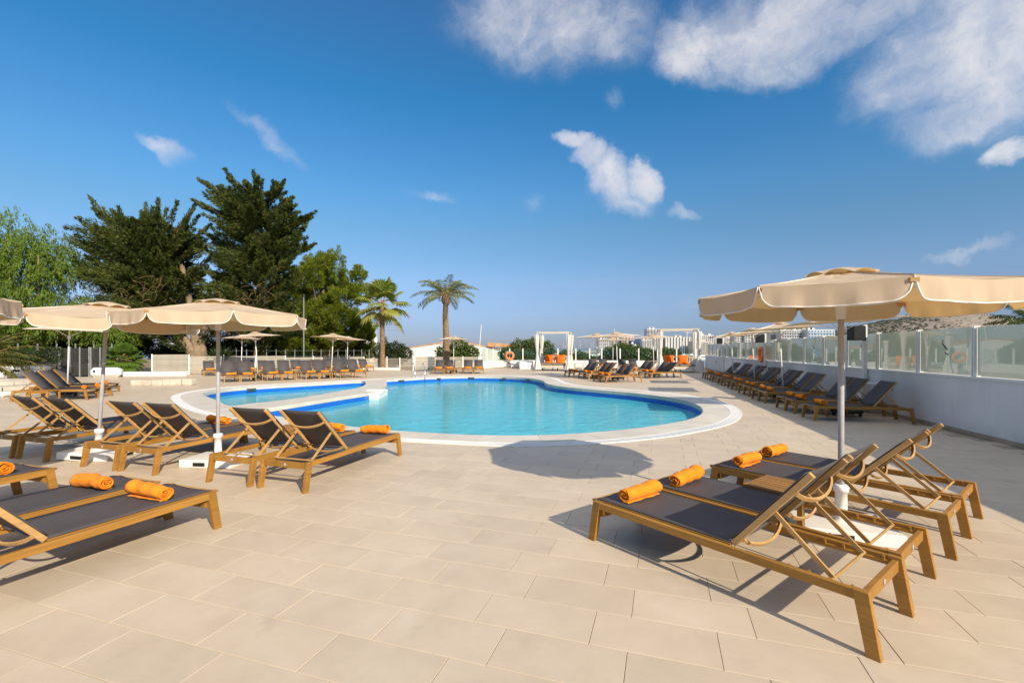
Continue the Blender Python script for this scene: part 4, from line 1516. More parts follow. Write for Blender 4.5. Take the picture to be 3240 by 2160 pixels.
def daybed(cx, cy, rot, w, dp, h, nm):
    t = thing('daybed', 'pale wooden four-poster daybed with white curtains, %s' % nm, 'daybed', (cx, cy, 0), rot, 'curtained daybeds')
    for i, (a, b) in enumerate(((-1, -1), (1, -1), (-1, 1), (1, 1))):
        x, y = a * w / 2, b * dp / 2
        po = link('post', MB().box((x, y, h / 2), (0.10, 0.10, h)).mesh('post', 'grey_wood', bevel=0.004), t)
        c = link('curtain', curtain_mesh(i + int(cx), h - 0.22, 1.6), t)
        c.location = (x + 0.02 * a, y - 0.03, 0.10)
        link('tie_band', MB().lathe([(0.075, 0), (0.085, 0.03), (0.075, 0.06)], 14, (x + 0.02 * a, y - 0.03, 0.10 + (h - 0.22) * 0.45)).mesh('tie_band', 'curtain', smooth=True), t)
    for b in (-1, 1):
        link('top_beam', MB().box((0, b * dp / 2, h + 0.04), (w + 0.10, 0.09, 0.08)).mesh('top_beam', 'grey_wood', bevel=0.004), t)
        link('top_beam', MB().box((b * w / 2, 0, h + 0.037), (0.09, dp - 0.10, 0.072)).mesh('top_beam', 'grey_wood', bevel=0.004), t)
        link('bed_rail', MB().box((0, b * (dp / 2 - 0.06), 0.30), (w - 0.12, 0.05, 0.17)).mesh('bed_rail', 'grey_wood', bevel=0.004), t)
        link('bed_rail', MB().box((b * (w / 2 - 0.02), 0, 0.30), (0.05, dp - 0.12, 0.165)).mesh('bed_rail', 'grey_wood', bevel=0.004), t)
    link('bed_deck', MB().box((0, 0, 0.385), (w - 0.10, dp - 0.10, 0.03)).mesh('bed_deck', 'grey_wood'), t)
    for s in (-1, 1):
        link('mattress', MB().box((s * (w / 4 - 0.02), 0.0, 0.475), (w / 2 - 0.10, dp - 0.16, 0.15)).mesh('mattress', 'cushion', bevel=0.03), t)
        link('mattress_leg', MB().box((s * 0.18, 0.3, 0.19), (0.07, 0.07, 0.37)).mesh('mattress_leg', 'grey_wood'), t)
    for j in range(int(w / 0.165)):
        x = -w / 2 + 0.14 + j * 0.165
        if x < w / 2 - 0.1:
            link('back_slat', MB().box((x, dp / 2 - 0.09, 0.72), (0.085, 0.025, 0.62)).mesh('back_slat', 'grey_wood', bevel=0.003), t)
    link('back_rail', MB().box((0, dp / 2 - 0.09, 1.055), (w - 0.14, 0.045, 0.08)).mesh('back_rail', 'grey_wood'), t)
    rot2 = Matrix.Rotation(rot, 2)
    for s, sd in ((-1, 'left'), (1, 'right')):
        off = rot2 @ Vector((s * w * 0.20 - 0.08, dp / 2 - 0.32))
        pil = MB()

        def pf(u, v, s_=1):
            x, z = (u - 0.5), (v - 0.5)
            e = (1 - (2 * abs(x)) ** 2.6) * (1 - (2 * abs(z)) ** 2.6)
            k = 1 + 0.10 * (2 * abs(x)) * (2 * abs(z))
            return (x * 0.62 * k, s_ * 0.11 * max(e, 0) ** 0.5, z * 0.60 * k)
        pil.grid(lambda u, v: pf(u, v, 1), 14, 14)
        pil.grid(lambda u, v: pf(u, v, -1), 14, 14)
        o = link('cushion', pil.mesh('cushion', 'orange_cushion', smooth=True), None, (cx + off.x, cy + off.y, 0.865))
        o.rotation_euler = (R(-14), 0, rot + R(6 * s))
        tag(o, 'orange cushion on the %s of the daybed %s' % (sd, nm), 'cushion', 'orange daybed cushions')
        off = rot2 @ Vector((s * w * 0.22, dp / 2 - 0.95))
        o = link('rolled_towel', TW_C[0], None, (cx + off.x, cy + off.y, 0.548), rot + R(90 + 5 * s))
        tag(o, 'orange towel on the %s of the daybed %s' % (sd, nm), 'towel', 'rolled orange towels')


daybed(3.25, 35.55, R(-14), 2.28, 2.05, 2.82, 'nearest the far life ring')
daybed(11.85, 33.25, R(-14), 2.45, 2.05, 2.95, 'on the right by the glass wall')
tb = Kit()
tb.add('table_top', MB().box((0, 0, 0.56), (0.72, 0.5, 0.05)).mesh('table_top', 'grey_wood', bevel=0.004))
for a in (-1, 1):
    for b in (-1, 1):
        tb.add('leg', MB().box((a * 0.31, b * 0.2, 0.2675), (0.07, 0.07, 0.535)).mesh('leg', 'grey_wood'))
tb.spawn('bedside_table', 'pale wooden table at the right side of the left daybed', 'side table', (4.95, 34.6, 0), R(-14))


# ------------------------------------------------------------------ slat fence, gate, low walls
def slat_fence(name, label, A, B, h0, h1, npan, matn, pitch=0.125, bw=0.100, post_m='white_metal', postw=0.07, z0=0.03, vert=None):
    t = thing(name, label, 'fence')
    A, B = Vector(A), Vector(B)
    d = (B - A).normalized()
    n = Vector((d.y, -d.x))
    L_ = (B - A).length
    for i in range(npan + 1):
        q = A.lerp(B, i / npan)
        h = h0 + (h1 - h0) * min(i, npan - 1) / max(npan - 1, 1)
        link('post', MB().box((q.x + n.x * 0.035, q.y + n.y * 0.035, (h + 0.03) / 2), (postw, postw, h + 0.03), Matrix.Rotation(math.atan2(d.y, d.x), 3, 'Z')).mesh('post', post_m), t)
    for i in range(npan):
        a, b = A.lerp(B, i / npan) + d * 0.004, A.lerp(B, (i + 1) / npan) - d * 0.004
        h = h0 + (h1 - h0) * i / max(npan - 1, 1)
        m = int((h - z0) / pitch)
        me = MB().beam((0, 0, 0), ((b - a).length, 0, 0), 0.022, bw).mesh('slat', matn)
        for j in range(m):
            z = z0 + pitch * (j + 0.5)
            o = link('slat', me, t, (a.x - n.x * 0.013, a.y - n.y * 0.013, z))
            o.rotation_euler = (0, 0, math.atan2(d.y, d.x))
    return t


slat_fence('slat_fence', 'long beige slat fence behind the back row of loungers', (-22.2, 28.75), (-10.15, 37.75), 1.28, 1.0, 8, 'slat')
slat_fence('slat_fence', 'beige slat fence beside the fan palm', (-10.1, 37.7), (-7.6, 35.95), 0.93, 0.93, 2, 'slat')
slat_fence('slat_fence', 'beige slat fence behind the date palm loungers', (-7.5, 36.0), (-2.6, 36.35), 1.04, 1.04, 4, 'slat')
slat_fence('dark_fence', 'dark slatted fence left of the double gate', (-36, 23.6), (-26.35, 27.15), 1.55, 1.62, 6, 'dark_grey', 0.12, 0.098, 'gate_metal', 0.05, 0.1)
gt_ = thing('double_gate', 'dark double gate of slats with grey steel posts', 'gate')
GA, GB = Vector((-26.25, 27.1)), Vector((-23.25, 27.55))
gdv = (GB - GA).normalized()
for i, u in enumerate((0.0, 0.17, 0.34, 0.5, 0.53, 0.69, 0.86, 1.0)):
    q = GA.lerp(GB, u)
    w_ = 0.09 if i in (0, 7) else 0.06
    link('gate_post', MB().box((q.x, q.y - 0.04, 0.87), (w_, 0.05, 1.74), Matrix.Rotation(math.atan2(gdv.y, gdv.x), 3, 'Z')).mesh('gate_post', 'gate_metal'), gt_)
sm = MB().beam((0, 0, 0), ((GB - GA).length, 0, 0), 0.02, 0.098).mesh('slat', 'dark_grey')
for j in range(13):
    o = link('slat', sm, gt_, (GA.x, GA.y, 0.13 + j * 0.122))
    o.rotation_euler = (0, 0, math.atan2(gdv.y, gdv.x))
vm = MB().box((0, 0, 0.87), (0.085, 0.014, 1.6)).mesh('backing_board', 'dark_grey')
for j in range(22):
    q = GA.lerp(GB, (j + 0.5) / 22)
    o = link('backing_board', vm, gt_, (q.x, q.y + 0.03, 0))
    o.rotation_euler = (0, 0, math.atan2(gdv.y, gdv.x))
q = GA.lerp(GB, 0.485)
link('lock', MB().box((q.x, q.y - 0.08, 0.92), (0.07, 0.04, 0.12)).mesh('lock', 'black'), gt_)


def low_wall(name, label, A, B, th, h, rnd=0.05):
    A, B = Vector(A), Vector(B)
    t = thing(name, label, 'wall')
    link('wall_body', MB().beam((A.x, A.y, h / 2), (B.x, B.y, h / 2), th, h).mesh('wall_body', 'plaster', bevel=rnd), t)
    return t


lw_ = low_wall('garden_wall', 'low white garden wall under the dark fence on the left', (-36, 23.0), (-26.3, 26.5), 0.4, 0.66, 0.08)
for u in (0.70, 0.87):
    q = Vector((-36, 23.0)).lerp(Vector((-26.3, 26.5)), u)
    link('wall_lamp', MB().box((q.x + 0.075, q.y - 0.2, 0.42), (0.26, 0.06, 0.11), Matrix.Rotation(0.346, 3, 'Z')).mesh('wall_lamp', 'black'), lw_)
rb = low_wall('rounded_block', 'rounded white wall end right of the dark gate', (-23.95, 26.55), (-22.55, 26.95), 0.6, 0.56, 0.16)
link('wall_lamp', MB().box((-23.62, 26.34, 0.36), (0.12, 0.04, 0.13)).mesh('wall_lamp', 'black'), rb)
low_wall('planter_kerb', 'low white planter kerb along the cypress bed', (-22.5, 27.05), (-19.1, 27.45), 0.35, 0.30, 0.05)
low_wall('planter_kerb', 'short white kerb at the foot of the fan palm', (-10.9, 35.3), (-8.4, 34.6), 0.4, 0.24, 0.04)
t_ = thing('stone_ledge', 'rough pale stone ledge left of the paddling pool', 'ledge', (-15.6, 20.75, 0), R(4))
rg = np.random.default_rng(4)
x = -1.2
while x < 1.15:
    w_ = rg.uniform(0.22, 0.5)
    hh = rg.uniform(0.21, 0.29)
    link('stone', MB().box((x + w_ / 2, rg.uniform(-0.03, 0.03), hh / 2), (w_ - 0.012, rg.uniform(0.42, 0.5), hh)).mesh('stone', 'stone', bevel=0.025), t_)
    x += w_
t_ = thing('curved_steps', 'curved pale stone steps at the left edge', 'steps', (-21.3, 19.0, 0), 0)
for (ra, z0_, z1_) in ((2.15, 0.0, 0.16), (1.55, 0.165, 0.33)):
    n_ = 22
    for j in range(n_):
        a0, a1 = 2 * PI * j / n_ + 0.008, 2 * PI * (j + 1) / n_ - 0.008
        pl = [(0.6 * math.cos(a0), 0.6 * math.sin(a0)), (ra * math.cos(a0), ra * math.sin(a0)), (ra * math.cos((a0 + a1) / 2) * 1.004, ra * math.sin((a0 + a1) / 2) * 1.004), (ra * math.cos(a1), ra * math.sin(a1)), (0.6 * math.cos(a1), 0.6 * math.sin(a1))]
        link('step_stone', MB().prism(pl, 'z', z0_, z1_).mesh('step_stone', 'stone', bevel=0.012), t_)
low_wall('kerb_end', 'rounded white kerb end at the left edge behind the loungers', (-19.5, 15.6), (-16.9, 15.75), 0.6, 0.17, 0.06)


# ------------------------------------------------------------------ foliage helpers
def leaf_mesh(name, P, Dv, Lh, Wd, material, tone, N=None):
    """kite leaves: base P, direction Dv, length Lh, width Wd (arrays)"""
    n = len(P)
    Dv = Dv / np.maximum(np.linalg.norm(Dv, axis=1), 1e-6)[:, None]
    rnd = RNG.normal(size=(n, 3))
    if N is not None:
        rnd = N / np.maximum(np.linalg.norm(N, axis=1), 1e-6)[:, None] + rnd * 0.38
    side = np.cross(Dv, rnd)
    side /= np.maximum(np.linalg.norm(side, axis=1), 1e-6)[:, None]
    Lh = np.broadcast_to(Lh, n)[:, None]
    Wd = np.broadcast_to(Wd, n)[:, None]
    mid = P + Dv * Lh * 0.45
    V = np.empty((n, 4, 3))
    V[:, 0] = P
    V[:, 1] = mid + side * Wd / 2
    V[:, 2] = P + Dv * Lh
    V[:, 3] = mid - side * Wd / 2
    return quads_mesh(name, V, material, tone)


def quads_mesh(name, V, material, tone):
    n = len(V)
    me = bpy.data.meshes.new(name)
    me.vertices.add(n * 4)
    me.vertices.foreach_set('co', V.reshape(-1).astype(np.float32))
    me.loops.add(n * 4)
    me.loops.foreach_set('vertex_index', np.arange(n * 4, dtype=np.int32))
    me.polygons.add(n)
    me.polygons.foreach_set('loop_start', np.arange(n, dtype=np.int32) * 4)
    me.polygons.foreach_set('loop_total', np.full(n, 4, dtype=np.int32))
    me.update(calc_edges=True)
    at = me.attributes.new('leaf_tone', 'FLOAT', 'FACE')
    at.data.foreach_set('value', np.clip(tone, 0, 1).astype(np.float32))
    me.materials.append(M[material])
    return me


def plume(base, tip, rad, n, leaf, bend=0.15, sharp=0.8):
    """leaves along a curved spray from base to tip; returns P, D"""
    b, t = np.array(base), np.array(tip)
    ln = np.linalg.norm(t - b)
    ctrl = (b + t) / 2 + np.array((0, 0, -bend * ln))
    s = RNG.random(n) ** 0.85
    q = (1 - s)[:, None] ** 2 * b + (2 * s * (1 - s))[:, None] * ctrl + s[:, None] ** 2 * t
    tan = 2 * (1 - s)[:, None] * (ctrl - b) + 2 * s[:, None] * (t - ctrl)
    tan /= np.linalg.norm(tan, axis=1)[:, None]
    rr = rad * ((1 - s) ** sharp * (0.35 + 0.65 * np.minimum(1, s / 0.25)) + 0.05)
    off = RNG.normal(size=(n, 3))
    off -= tan * np.sum(off * tan, 1)[:, None]
    off /= np.linalg.norm(off, axis=1)[:, None]
    k = RNG.random(n) ** 0.5
    P = q + off * (rr * k)[:, None]
    Dv = tan * 1.0 + off * 0.5 + RNG.normal(size=(n, 3)) * 0.3
    return P, Dv, off + np.array((0, 0, 0.35))


def trunk(parent, path, radii, name='trunk', material='bark', seg=12, rough=0.12):
    pts = [Vector(p) for p in path]
    mb = MB()
    fine, rs = [], []
    for i in range(len(pts) - 1):
        for k in range(5):
            t = k / 5
            fine.append(pts[i].lerp(pts[i + 1], t) + Vector((random.uniform(-1, 1), random.uniform(-1, 1), 0)) * rough * radii[i] * 0.5)
            rs.append((radii[i] * (1 - t) + radii[i + 1] * t) * random.uniform(1 - rough, 1 + rough))
    fine.append(pts[-1])
    rs.append(radii[-1])
    mb.tube(fine, rs, seg)
    return link(name, mb.mesh(name, material, smooth=True), parent)


def crown(parent, parts, leafL, leafW, material, name='crown', tone_lo=0.0):
    P = np.concatenate([q[0] for q in parts])
    Dv = np.concatenate([q[1] for q in parts])
    Nv = np.concatenate([q[2] for q in parts])
    n = len(P)
    clump = np.concatenate([np.full(len(q[0]), RNG.uniform(0.2, 0.75)) for q in parts])
    tone = clump + RNG.normal(size=n) * 0.16
    Ls = leafL * RNG.uniform(0.7, 1.3, n)
    return link(name, leaf_mesh(name, P, Dv, Ls, Ls * (leafW / leafL), material, tone, Nv), parent)


# ------------------------------------------------------------------ the two big cypresses
def cypress(label, base, axis, tips, inner, seed_r, n_out, n_in, zlo, lean_trunks, cz):
    t = thing('cypress_tree', label, 'tree', (base[0], base[1], -0.1), 0)
    bx, by = base
    parts = []

    def ax(u):
        u = min(max(u, 0), 1) * (len(axis) - 1)
        i = min(int(u), len(axis) - 2)
        f = u - i
        return np.array(axis[i]) * (1 - f) + np.array(axis[i + 1]) * f
    branch = MB()
    for (x, z, dy) in tips:
        tip = np.array((x - bx, dy, z + 0.1))
        zt = np.clip((z - 2.2) / (axis[-1][2] - 2.0), 0.05, 1.0)
        b = ax(zt * 0.80)
        b = np.array((b[0], b[1], min(b[2], z - 0.15 * abs(tip[0] - b[0]) - 0.4)))
        ln = np.linalg.norm(tip - b)
        parts.append(plume(b, tip, 0.06 * ln + 0.20, int(n_out * (0.6 + ln / 4)), 0.2, 0.10, 0.9))
        for q in range(5):
            f0 = RNG.uniform(0.3, 0.85)
            s0 = b + (tip - b) * f0 - np.array((0, 0, 0.10 * ln * 4 * f0 * (1 - f0) * 0.5))
            dd = (tip - b) / ln + RNG.normal(size=3) * np.array((0.55, 0.5, 0.22)) + np.array((0, 0, 0.05))
            s1 = s0 + dd / np.linalg.norm(dd) * RNG.uniform(0.7, 2.0) * (1.15 - f0)
            parts.append(plume(s0, s1, 0.23, 190, 0.2, 0.08, 1.0))
        branch.tube([tuple(b), tuple(b + (tip - b) * 0.5 - np.array((0, 0, 0.05 * ln))), tuple(b + (tip - b) * 0.85)], [0.07, 0.04, 0.012], 6)
    zs = [z for x, z, d in tips]
    for i in range(inner):
        # a random spray inside the outline of the tips
        z = RNG.uniform(zlo, max(zs) - 0.8)
        near = [tp for tp in tips if abs(tp[1] - z) < 2.4]
        if len(near) < 2:
            continue
        xl, xr = min(tp[0] for tp in near), max(tp[0] for tp in near)
        x = RNG.uniform(xl + 0.16 * (xr - xl), xr - 0.16 * (xr - xl))
        top_here = max((tp[1] for tp in tips if abs(tp[0] - x) < 1.3), default=z)
        if z > top_here - 1.5:
            z = RNG.uniform(zlo, max(zlo + 0.3, top_here - 1.6))
        dy = RNG.uniform(-3.2, 2.4)
        tip = np.array((x - bx, dy, z))
        zt = np.clip((z - 1.5) / axis[-1][2], 0.08, 1)
        b = ax(zt * 0.9)
        b = b + (tip - b) * RNG.uniform(0.15, 0.5)
        b[2] = z - RNG.uniform(0.05, 0.45) * np.hypot(tip[0] - b[0], tip[1] - b[1]) - 0.1
        ln = np.linalg.norm(tip - b)
        parts.append(plume(b, tip, 0.10 * ln + 0.22, n_in, 0.2, RNG.uniform(-0.05, 0.2), 0.7))
    crown(t, parts, 0.215, 0.062, 'cypress')
    for tr in lean_trunks:
        trunk(t, *tr)
    link('branch', branch.mesh('branch', 'bark'), t)
    # dead twigs hanging in the lower crown
    tw = MB()
    for i in range(140):
        z = RNG.uniform(zlo - 0.3, zlo + 3.2)
        x = RNG.uniform(-0.5, 3.6) + cz
        y = RNG.uniform(-3.8, -1.5)
        a = Vector((x, y, z))
        b = a + Vector((RNG.uniform(-0.7, 0.7), RNG.uniform(-0.4, 0.2), RNG.uniform(-0.7, 0.1)))
        tw.tube([a, (a + b) / 2 + Vector((0, 0, 0.08)), b], [0.014, 0.009, 0.004], 4)
    link('dead_twigs', tw.mesh('dead_twigs', 'dead_twig'), t)['kind'] = 'stuff'
    return t


mpp = 33.0 / 1475


def wx(px):
    return (px - 1620) * mpp


def wz(py):
    return 1.6 + (1105 - py) * mpp


def tipset(lst):
    return [(wx(a), wz(b), RNG.uniform(-1.5, 1.5)) for a, b in lst]


left_tips = tipset([(250, 611), (275, 640), (420, 628), (375, 655), (345, 668), (290, 708), (238, 733), (262, 760), (234, 802), (208, 817), (231, 848), (250, 890), (262, 935), (300, 985), (468, 661),
                    (445, 672), (502, 664), (521, 638), (567, 641), (548, 655), (613, 634), (598, 668), (330, 690), (395, 650), (640, 700), (660, 760), (690, 820), (690, 900), (660, 960), (420, 1010), (540, 1010), (480, 640), (310, 650), (670, 850), (700, 950), (715, 1000), (630, 730)])
right_tips = tipset([(621, 563), (650, 600), (714.5, 538), (740, 560), (793, 534), (846.5, 557), (770, 570), (888.6, 561), (870, 590), (693, 584), (613, 632), (660, 640), (911.6, 630), (905, 610), (940, 655), (984, 659), (927, 691), (955, 672), (930, 720), (961, 752.5),
                     (930, 745), (946, 802), (920, 780), (927, 840), (940, 880), (930, 930), (900, 980), (640, 690), (650, 760), (660, 850), (680, 930), (720, 1000), (820, 1020), (760, 1030), (870, 1040), (610, 720), (620, 800), (630, 890), (650, 980), (590, 770), (600, 840), (595, 910), (640, 740), (655, 800), (665, 900)])
bx1, by1 = -22.6, 33.5
cypress('wide dark cypress with a leaning forked trunk behind the left parasols', (bx1, by1),
        [(0, 0, 0), (-0.9, 0, 2.4), (-2.4, 0, 4.6), (-3.4, 0, 7.2), (-3.6, 0, 9.5)], left_tips, 380, 0.3, 420, 330, 3.4,
        [([(0, 0, -0.3), (-0.05, 0, 0.8), (-0.45, 0, 1.8), (-1.4, 0, 2.9), (-2.6, 0, 4.4)], [0.62, 0.5, 0.36, 0.3, 0.22]),
         ([(0.1, 0.05, 0.3), (0.1, 0, 1.2), (-0.2, 0.1, 2.4), (-0.5, 0.1, 4.6), (-1.2, 0, 8)], [0.4, 0.42, 0.32, 0.24, 0.14]),
         ([(0.25, 0, 0.1), (0.35, 0.1, 1.2), (0.15, 0.2, 2.2), (0.5, 0.2, 4.0)], [0.36, 0.3, 0.2, 0.12])], -3.4)
bx2, by2 = -18.6, 34.2
cypress('tall spiky dark cypress rising highest over the trees', (bx2, by2),
        [(0, 0, 0), (0.1, 0, 4), (0.1, 0, 8), (0.3, 0, 11.5), (0.2, 0, 13.6)], right_tips, 290, 0.3, 420, 320, 3.0,
        [([(0, 0, -0.3), (0.05, 0, 1.5), (0.1, 0, 4.5), (0.15, 0, 9), (0.2, 0, 13.3)], [0.42, 0.36, 0.3, 0.18, 0.03])], -1.2)


# ------------------------------------------------------------------ pepper tree at the left
def pepper(label, base, blobs_, n, seed):
    t = thing('pepper_tree', label, 'tree', (base[0], base[1], -0.1))
    parts = []
    br = MB()
    for (x, y, z, r) in blobs_:
        c = np.array((x, y, z))
        m = int(n * r * r)
        for i in range(m):
            d = RNG.normal(size=3)
            d[2] = abs(d[2]) * 0.9 - 0.45
            d /= np.linalg.norm(d)
            p = c + d * r * RNG.uniform(0.55, 1.02)
            out = d * RNG.uniform(0.25, 0.6)
            tip = p + np.array((out[0], out[1], -RNG.uniform(0.5, 1.2)))
            ln = np.linalg.norm(tip - p)
            q, dv, nv = plume(p, tip, 0.13, 30, 0.1, -0.22, 0.2)
            nv = nv * 0.6 + d
            dv = dv * np.array((1, 1, 0.6)) + np.array((0, 0, -0.6))
            parts.append((q, dv, nv))
        br.tube([(0, 0, 2.2), ((x) * 0.5, y * 0.5, z * 0.55 + 1.0), (x, y, z + 0.3 * r)], [0.2, 0.12, 0.03], 7)
    crown(t, parts, 0.21, 0.055, 'pepper')
    trunk(t, [(0, 0, -0.3), (0.1, 0, 1.2), (0, 0, 2.4), (0.3, 0, 4.5)], [0.5, 0.4, 0.34, 0.2])
    link('branch', br.mesh('branch', 'bark'), t)


pepper('light green drooping pepper tree at the left edge', (-31.5, 31.0),
       [(-3.0, 0, 8.3, 3.4), (0.0, 0, 7.4, 2.8), (-1.5, -0.5, 6.0, 2.8), (-4.5, -1, 4.4, 2.8), (1.2, -1.2, 3.9, 2.3), (3.4, -1.0, 3.6, 1.9), (-1.5, -1.5, 3.5, 2.5), (-6.5, 0, 8.2, 3.0), (5.2, -0.5, 3.0, 1.3)], 44, 2)


# ------------------------------------------------------------------ pines right of the cypress
def pine(label, base, puffs, nleaf, trunks, leafL=0.19, matn='pine', name='pine_tree'):
    t = thing(name, label, 'tree', (base[0], base[1], -0.4))
    parts = []
    br = MB()
    for (x, y, z, r, h) in puffs:
        m = max(8, int(20 * r))
        for i in range(m):
            d = RNG.normal(size=3)
            d /= np.linalg.norm(d)
            b = np.array((x, y, z)) + d * np.array((r, r, h)) * 0.45
            tip = np.array((x, y, z)) + d * np.array((r, r, h)) * RNG.uniform(0.75, 1.1) + np.array((0, 0, 0.25 * h))
            parts.append(plume(b, tip, 0.22 * r + 0.16, int(nleaf), 0.2, 0.12, 0.5))
        br.tube([(x * 0.15, y * 0.15, z * 0.45), (x * 0.6, y * 0.6, z * 0.75), (x, y, z)], [0.10, 0.06, 0.02], 5)
    crown(t, parts, leafL + 0.04, 0.05, matn)
    for tr in trunks:
        trunk(t, *tr)
    link('branch', br.mesh('branch', 'bark'), t)


pf = []
for (px, py, r, h) in [(950, 850, 1.3, 1.4), (985, 800, 0.9, 1.5), (1012, 800, 0.8, 1.6), (1040, 820, 0.9, 1.4), (1078, 800, 0.7, 1.5), (1130, 835, 0.6, 1.2), (1060, 870, 1.4, 1.5), (1000, 880, 1.6, 1.4),
                       (1110, 900, 1.2, 1.2), (1150, 880, 0.6, 0.9), (950, 920, 1.7, 1.2), (1030, 945, 1.8, 1.2), (1090, 960, 1.4, 1.0), (1145, 985, 1.0, 0.7), (960, 985, 1.6, 1.0), (900, 1010, 1.3, 0.8), (1040, 1000, 1.5, 0.8), (1150, 1010, 0.7, 0.5), (930, 950, 1.4, 1.0), (880, 960, 1.2, 0.9), (1000, 830, 1.2, 1.4), (925, 890, 0.9, 1.2), (1010, 1040, 1.5, 0.7), (950, 1050, 1.4, 0.7), (1080, 1030, 1.3, 0.7), (890, 1060, 1.2, 0.7)]:
    k = 42 / 1475
    pf.append(((px - 1620) * k + 16.9, RNG.uniform(-1.4, 1.2), 0.7 + (1105 - py) * k * 0.97, r * 1.35, h * 1.0))
pine('yellow green pine crowned with upright tufts right of the cypresses', (-16.9, 42.0), pf, 190, [([(0, 0, -0.3), (0.2, 0, 3), (-0.3, 0, 6), (0.2, 0, 9)], [0.34, 0.28, 0.2, 0.08])])
pf = []
for (px, py, r, h) in [(1010, 1070, 1.0, 0.8), (1060, 1060, 1.0, 0.8), (1110, 1075, 0.9, 0.8), (1090, 1110, 1.1, 0.7), (1030, 1115, 1.1, 0.7), (970, 1100, 1.0, 0.8), (1150, 1085, 0.7, 0.6), (1140, 1120, 0.9, 0.6), (1170, 1060, 0.5, 0.5), (1130, 1045, 0.6, 0.5)]:
    k = 44 / 1475
    pf.append(((px - 1620) * k + 16.2, RNG.uniform(-1.0, 1.0), 2.0 + (1105 - py) * k, r * 1.35, h * 1.3))
pine('low bushy green pine in front of the windmill', (-16.2, 44.0), pf, 230, [([(0, 0, -0.3), (0.1, 0, 1.5), (0, 0, 3)], [0.25, 0.2, 0.08])])
# dark understorey trees behind the fence
for i, (px, py, y0, w_, h_) in enumerate([(700, 1085, 39, 2.6, 1.5), (820, 1090, 40, 2.3, 1.4), (900, 1080, 41, 2.0, 1.3), (560, 1090, 38, 2.2, 1.1), (330, 1060, 36, 2.6, 1.2), (200, 1055, 34, 2.4, 1.3), (90, 1060, 33, 2.2, 1.2)]):
    k = y0 / 1475
    cx, cz_ = (px - 1620) * k, 1.6 + (1105 - py) * k
    pf = [(RNG.uniform(-w_, w_) * 0.8, RNG.uniform(-0.8, 0.8), cz_ + RNG.uniform(-0.7, 0.7) * h_ - 0.3, w_ * 0.55, h_ * 0.7) for _ in range(9)]
    pine('dark evergreen shrub mass behind the fences, %s from the left' % ORD[[5, 6, 7, 4, 3, 2, 1][i] - 1], (cx, y0), pf, 130, [([(0, 0, -0.2), (0.1, 0, 1.2), (0, 0, 2.2)], [0.2, 0.16, 0.08])], 0.2, 'dark_bush', 'evergreen_shrub')


# ------------------------------------------------------------------ broadleaf shrubs
def shrub(label, base, lobes, n, leafL=0.15, matn='bush', name='leafy_shrub'):
    t = thing(name, label, 'shrub', (base[0], base[1], -0.42))
    Ps, Ds, Ts, Ns = [], [], [], []
    br = MB()
    for (x, y, z, rx, rz) in lobes:
        m = int(n * rx * rx)
        d = RNG.normal(size=(m, 3))
        d /= np.linalg.norm(d, axis=1)[:, None]
        bump_ = 1 + 0.16 * np.sin(d[:, 0] * 7 + x * 3) * np.sin(d[:, 2] * 8 + y) + 0.10 * np.sin(d[:, 1] * 13)
        k = RNG.uniform(0.55, 1.04, m) ** 0.6 * bump_
        P = np.array((x, y, z)) + d * k[:, None] * np.array((rx, rx, rz))
        P[:, 2] = np.maximum(P[:, 2], 0.05)
        Dv = d * 0.8 + RNG.normal(size=(m, 3)) * 0.6 + np.array((0, 0, -0.15))
        Ps.append(P)
        Ds.append(Dv)
        Ns.append(d + RNG.normal(size=(m, 3)) * 0.35 + np.array((0, 0, 0.2)))
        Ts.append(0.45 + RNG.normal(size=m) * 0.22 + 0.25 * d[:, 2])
        br.tube([(0, 0, 0), (x * 0.5, y * 0.5, z * 0.6), (x, y, z)], [0.06, 0.04, 0.015], 5)
    P, Dv, tn_ = np.concatenate(Ps), np.concatenate(Ds), np.concatenate(Ts)
    Ls = leafL * RNG.uniform(0.65, 1.3, len(P))
    Nv = np.concatenate(Ns)
    link('crown', leaf_mesh('crown', P, Dv, Ls, Ls * 0.6, matn, tn_, Nv), t)
    link('trunk', br.mesh('trunk', 'bark'), t)


def shrub_px(label, y0, lst, n=2600, **kw):
    k = y0 / 1475
    cx = sum(a for a, *_ in lst) / len(lst)
    bx = (cx - 1620) * k
    shrub(label, (bx, y0), [((px - cx) * k, RNG.uniform(-0.5, 0.5), 2.02 + (1105 - py) * k, r * k, r * k * asp) for (px, py, r, asp) in lst], n, **kw)


shrub_px('rounded green shrub behind the date palm and white building wall', 43, [(1408, 1118, 30, 0.9), (1448, 1105, 36, 0.85), (1485, 1118, 32, 0.8), (1440, 1130, 50, 0.6)])
shrub_px('large green shrub behind the glass beside the far life ring', 44, [(1610, 1122, 32, 0.8), (1650, 1105, 36, 0.85), (1690, 1098, 34, 0.85), (1720, 1108, 34, 0.9), (1660, 1132, 55, 0.5), (1705, 1132, 45, 0.5)])
shrub_px('broad dark green shrub behind the loungers between the daybeds', 43, [(1935, 1122, 32, 0.7), (1965, 1112, 36, 0.75), (2005, 1120, 38, 0.7), (2050, 1124, 30, 0.7), (1985, 1136, 60, 0.4), (2095, 1122, 30, 0.7), (2125, 1122, 26, 0.7)])
shrub_px('low clipped green hedge right of the left daybed', 43, [(1830, 1128, 20, 0.8), (1850, 1132, 22, 0.7), (1790, 1120, 18, 0.7), (1775, 1128, 16, 0.6), (1880, 1138, 16, 0.6)])
shrub_px('dark rounded shrub left of the white building', 46, [(1210, 1112, 30, 0.9), (1250, 1108, 32, 0.8), (1280, 1118, 24, 0.9), (1240, 1132, 46, 0.5)], matn='dark_bush')
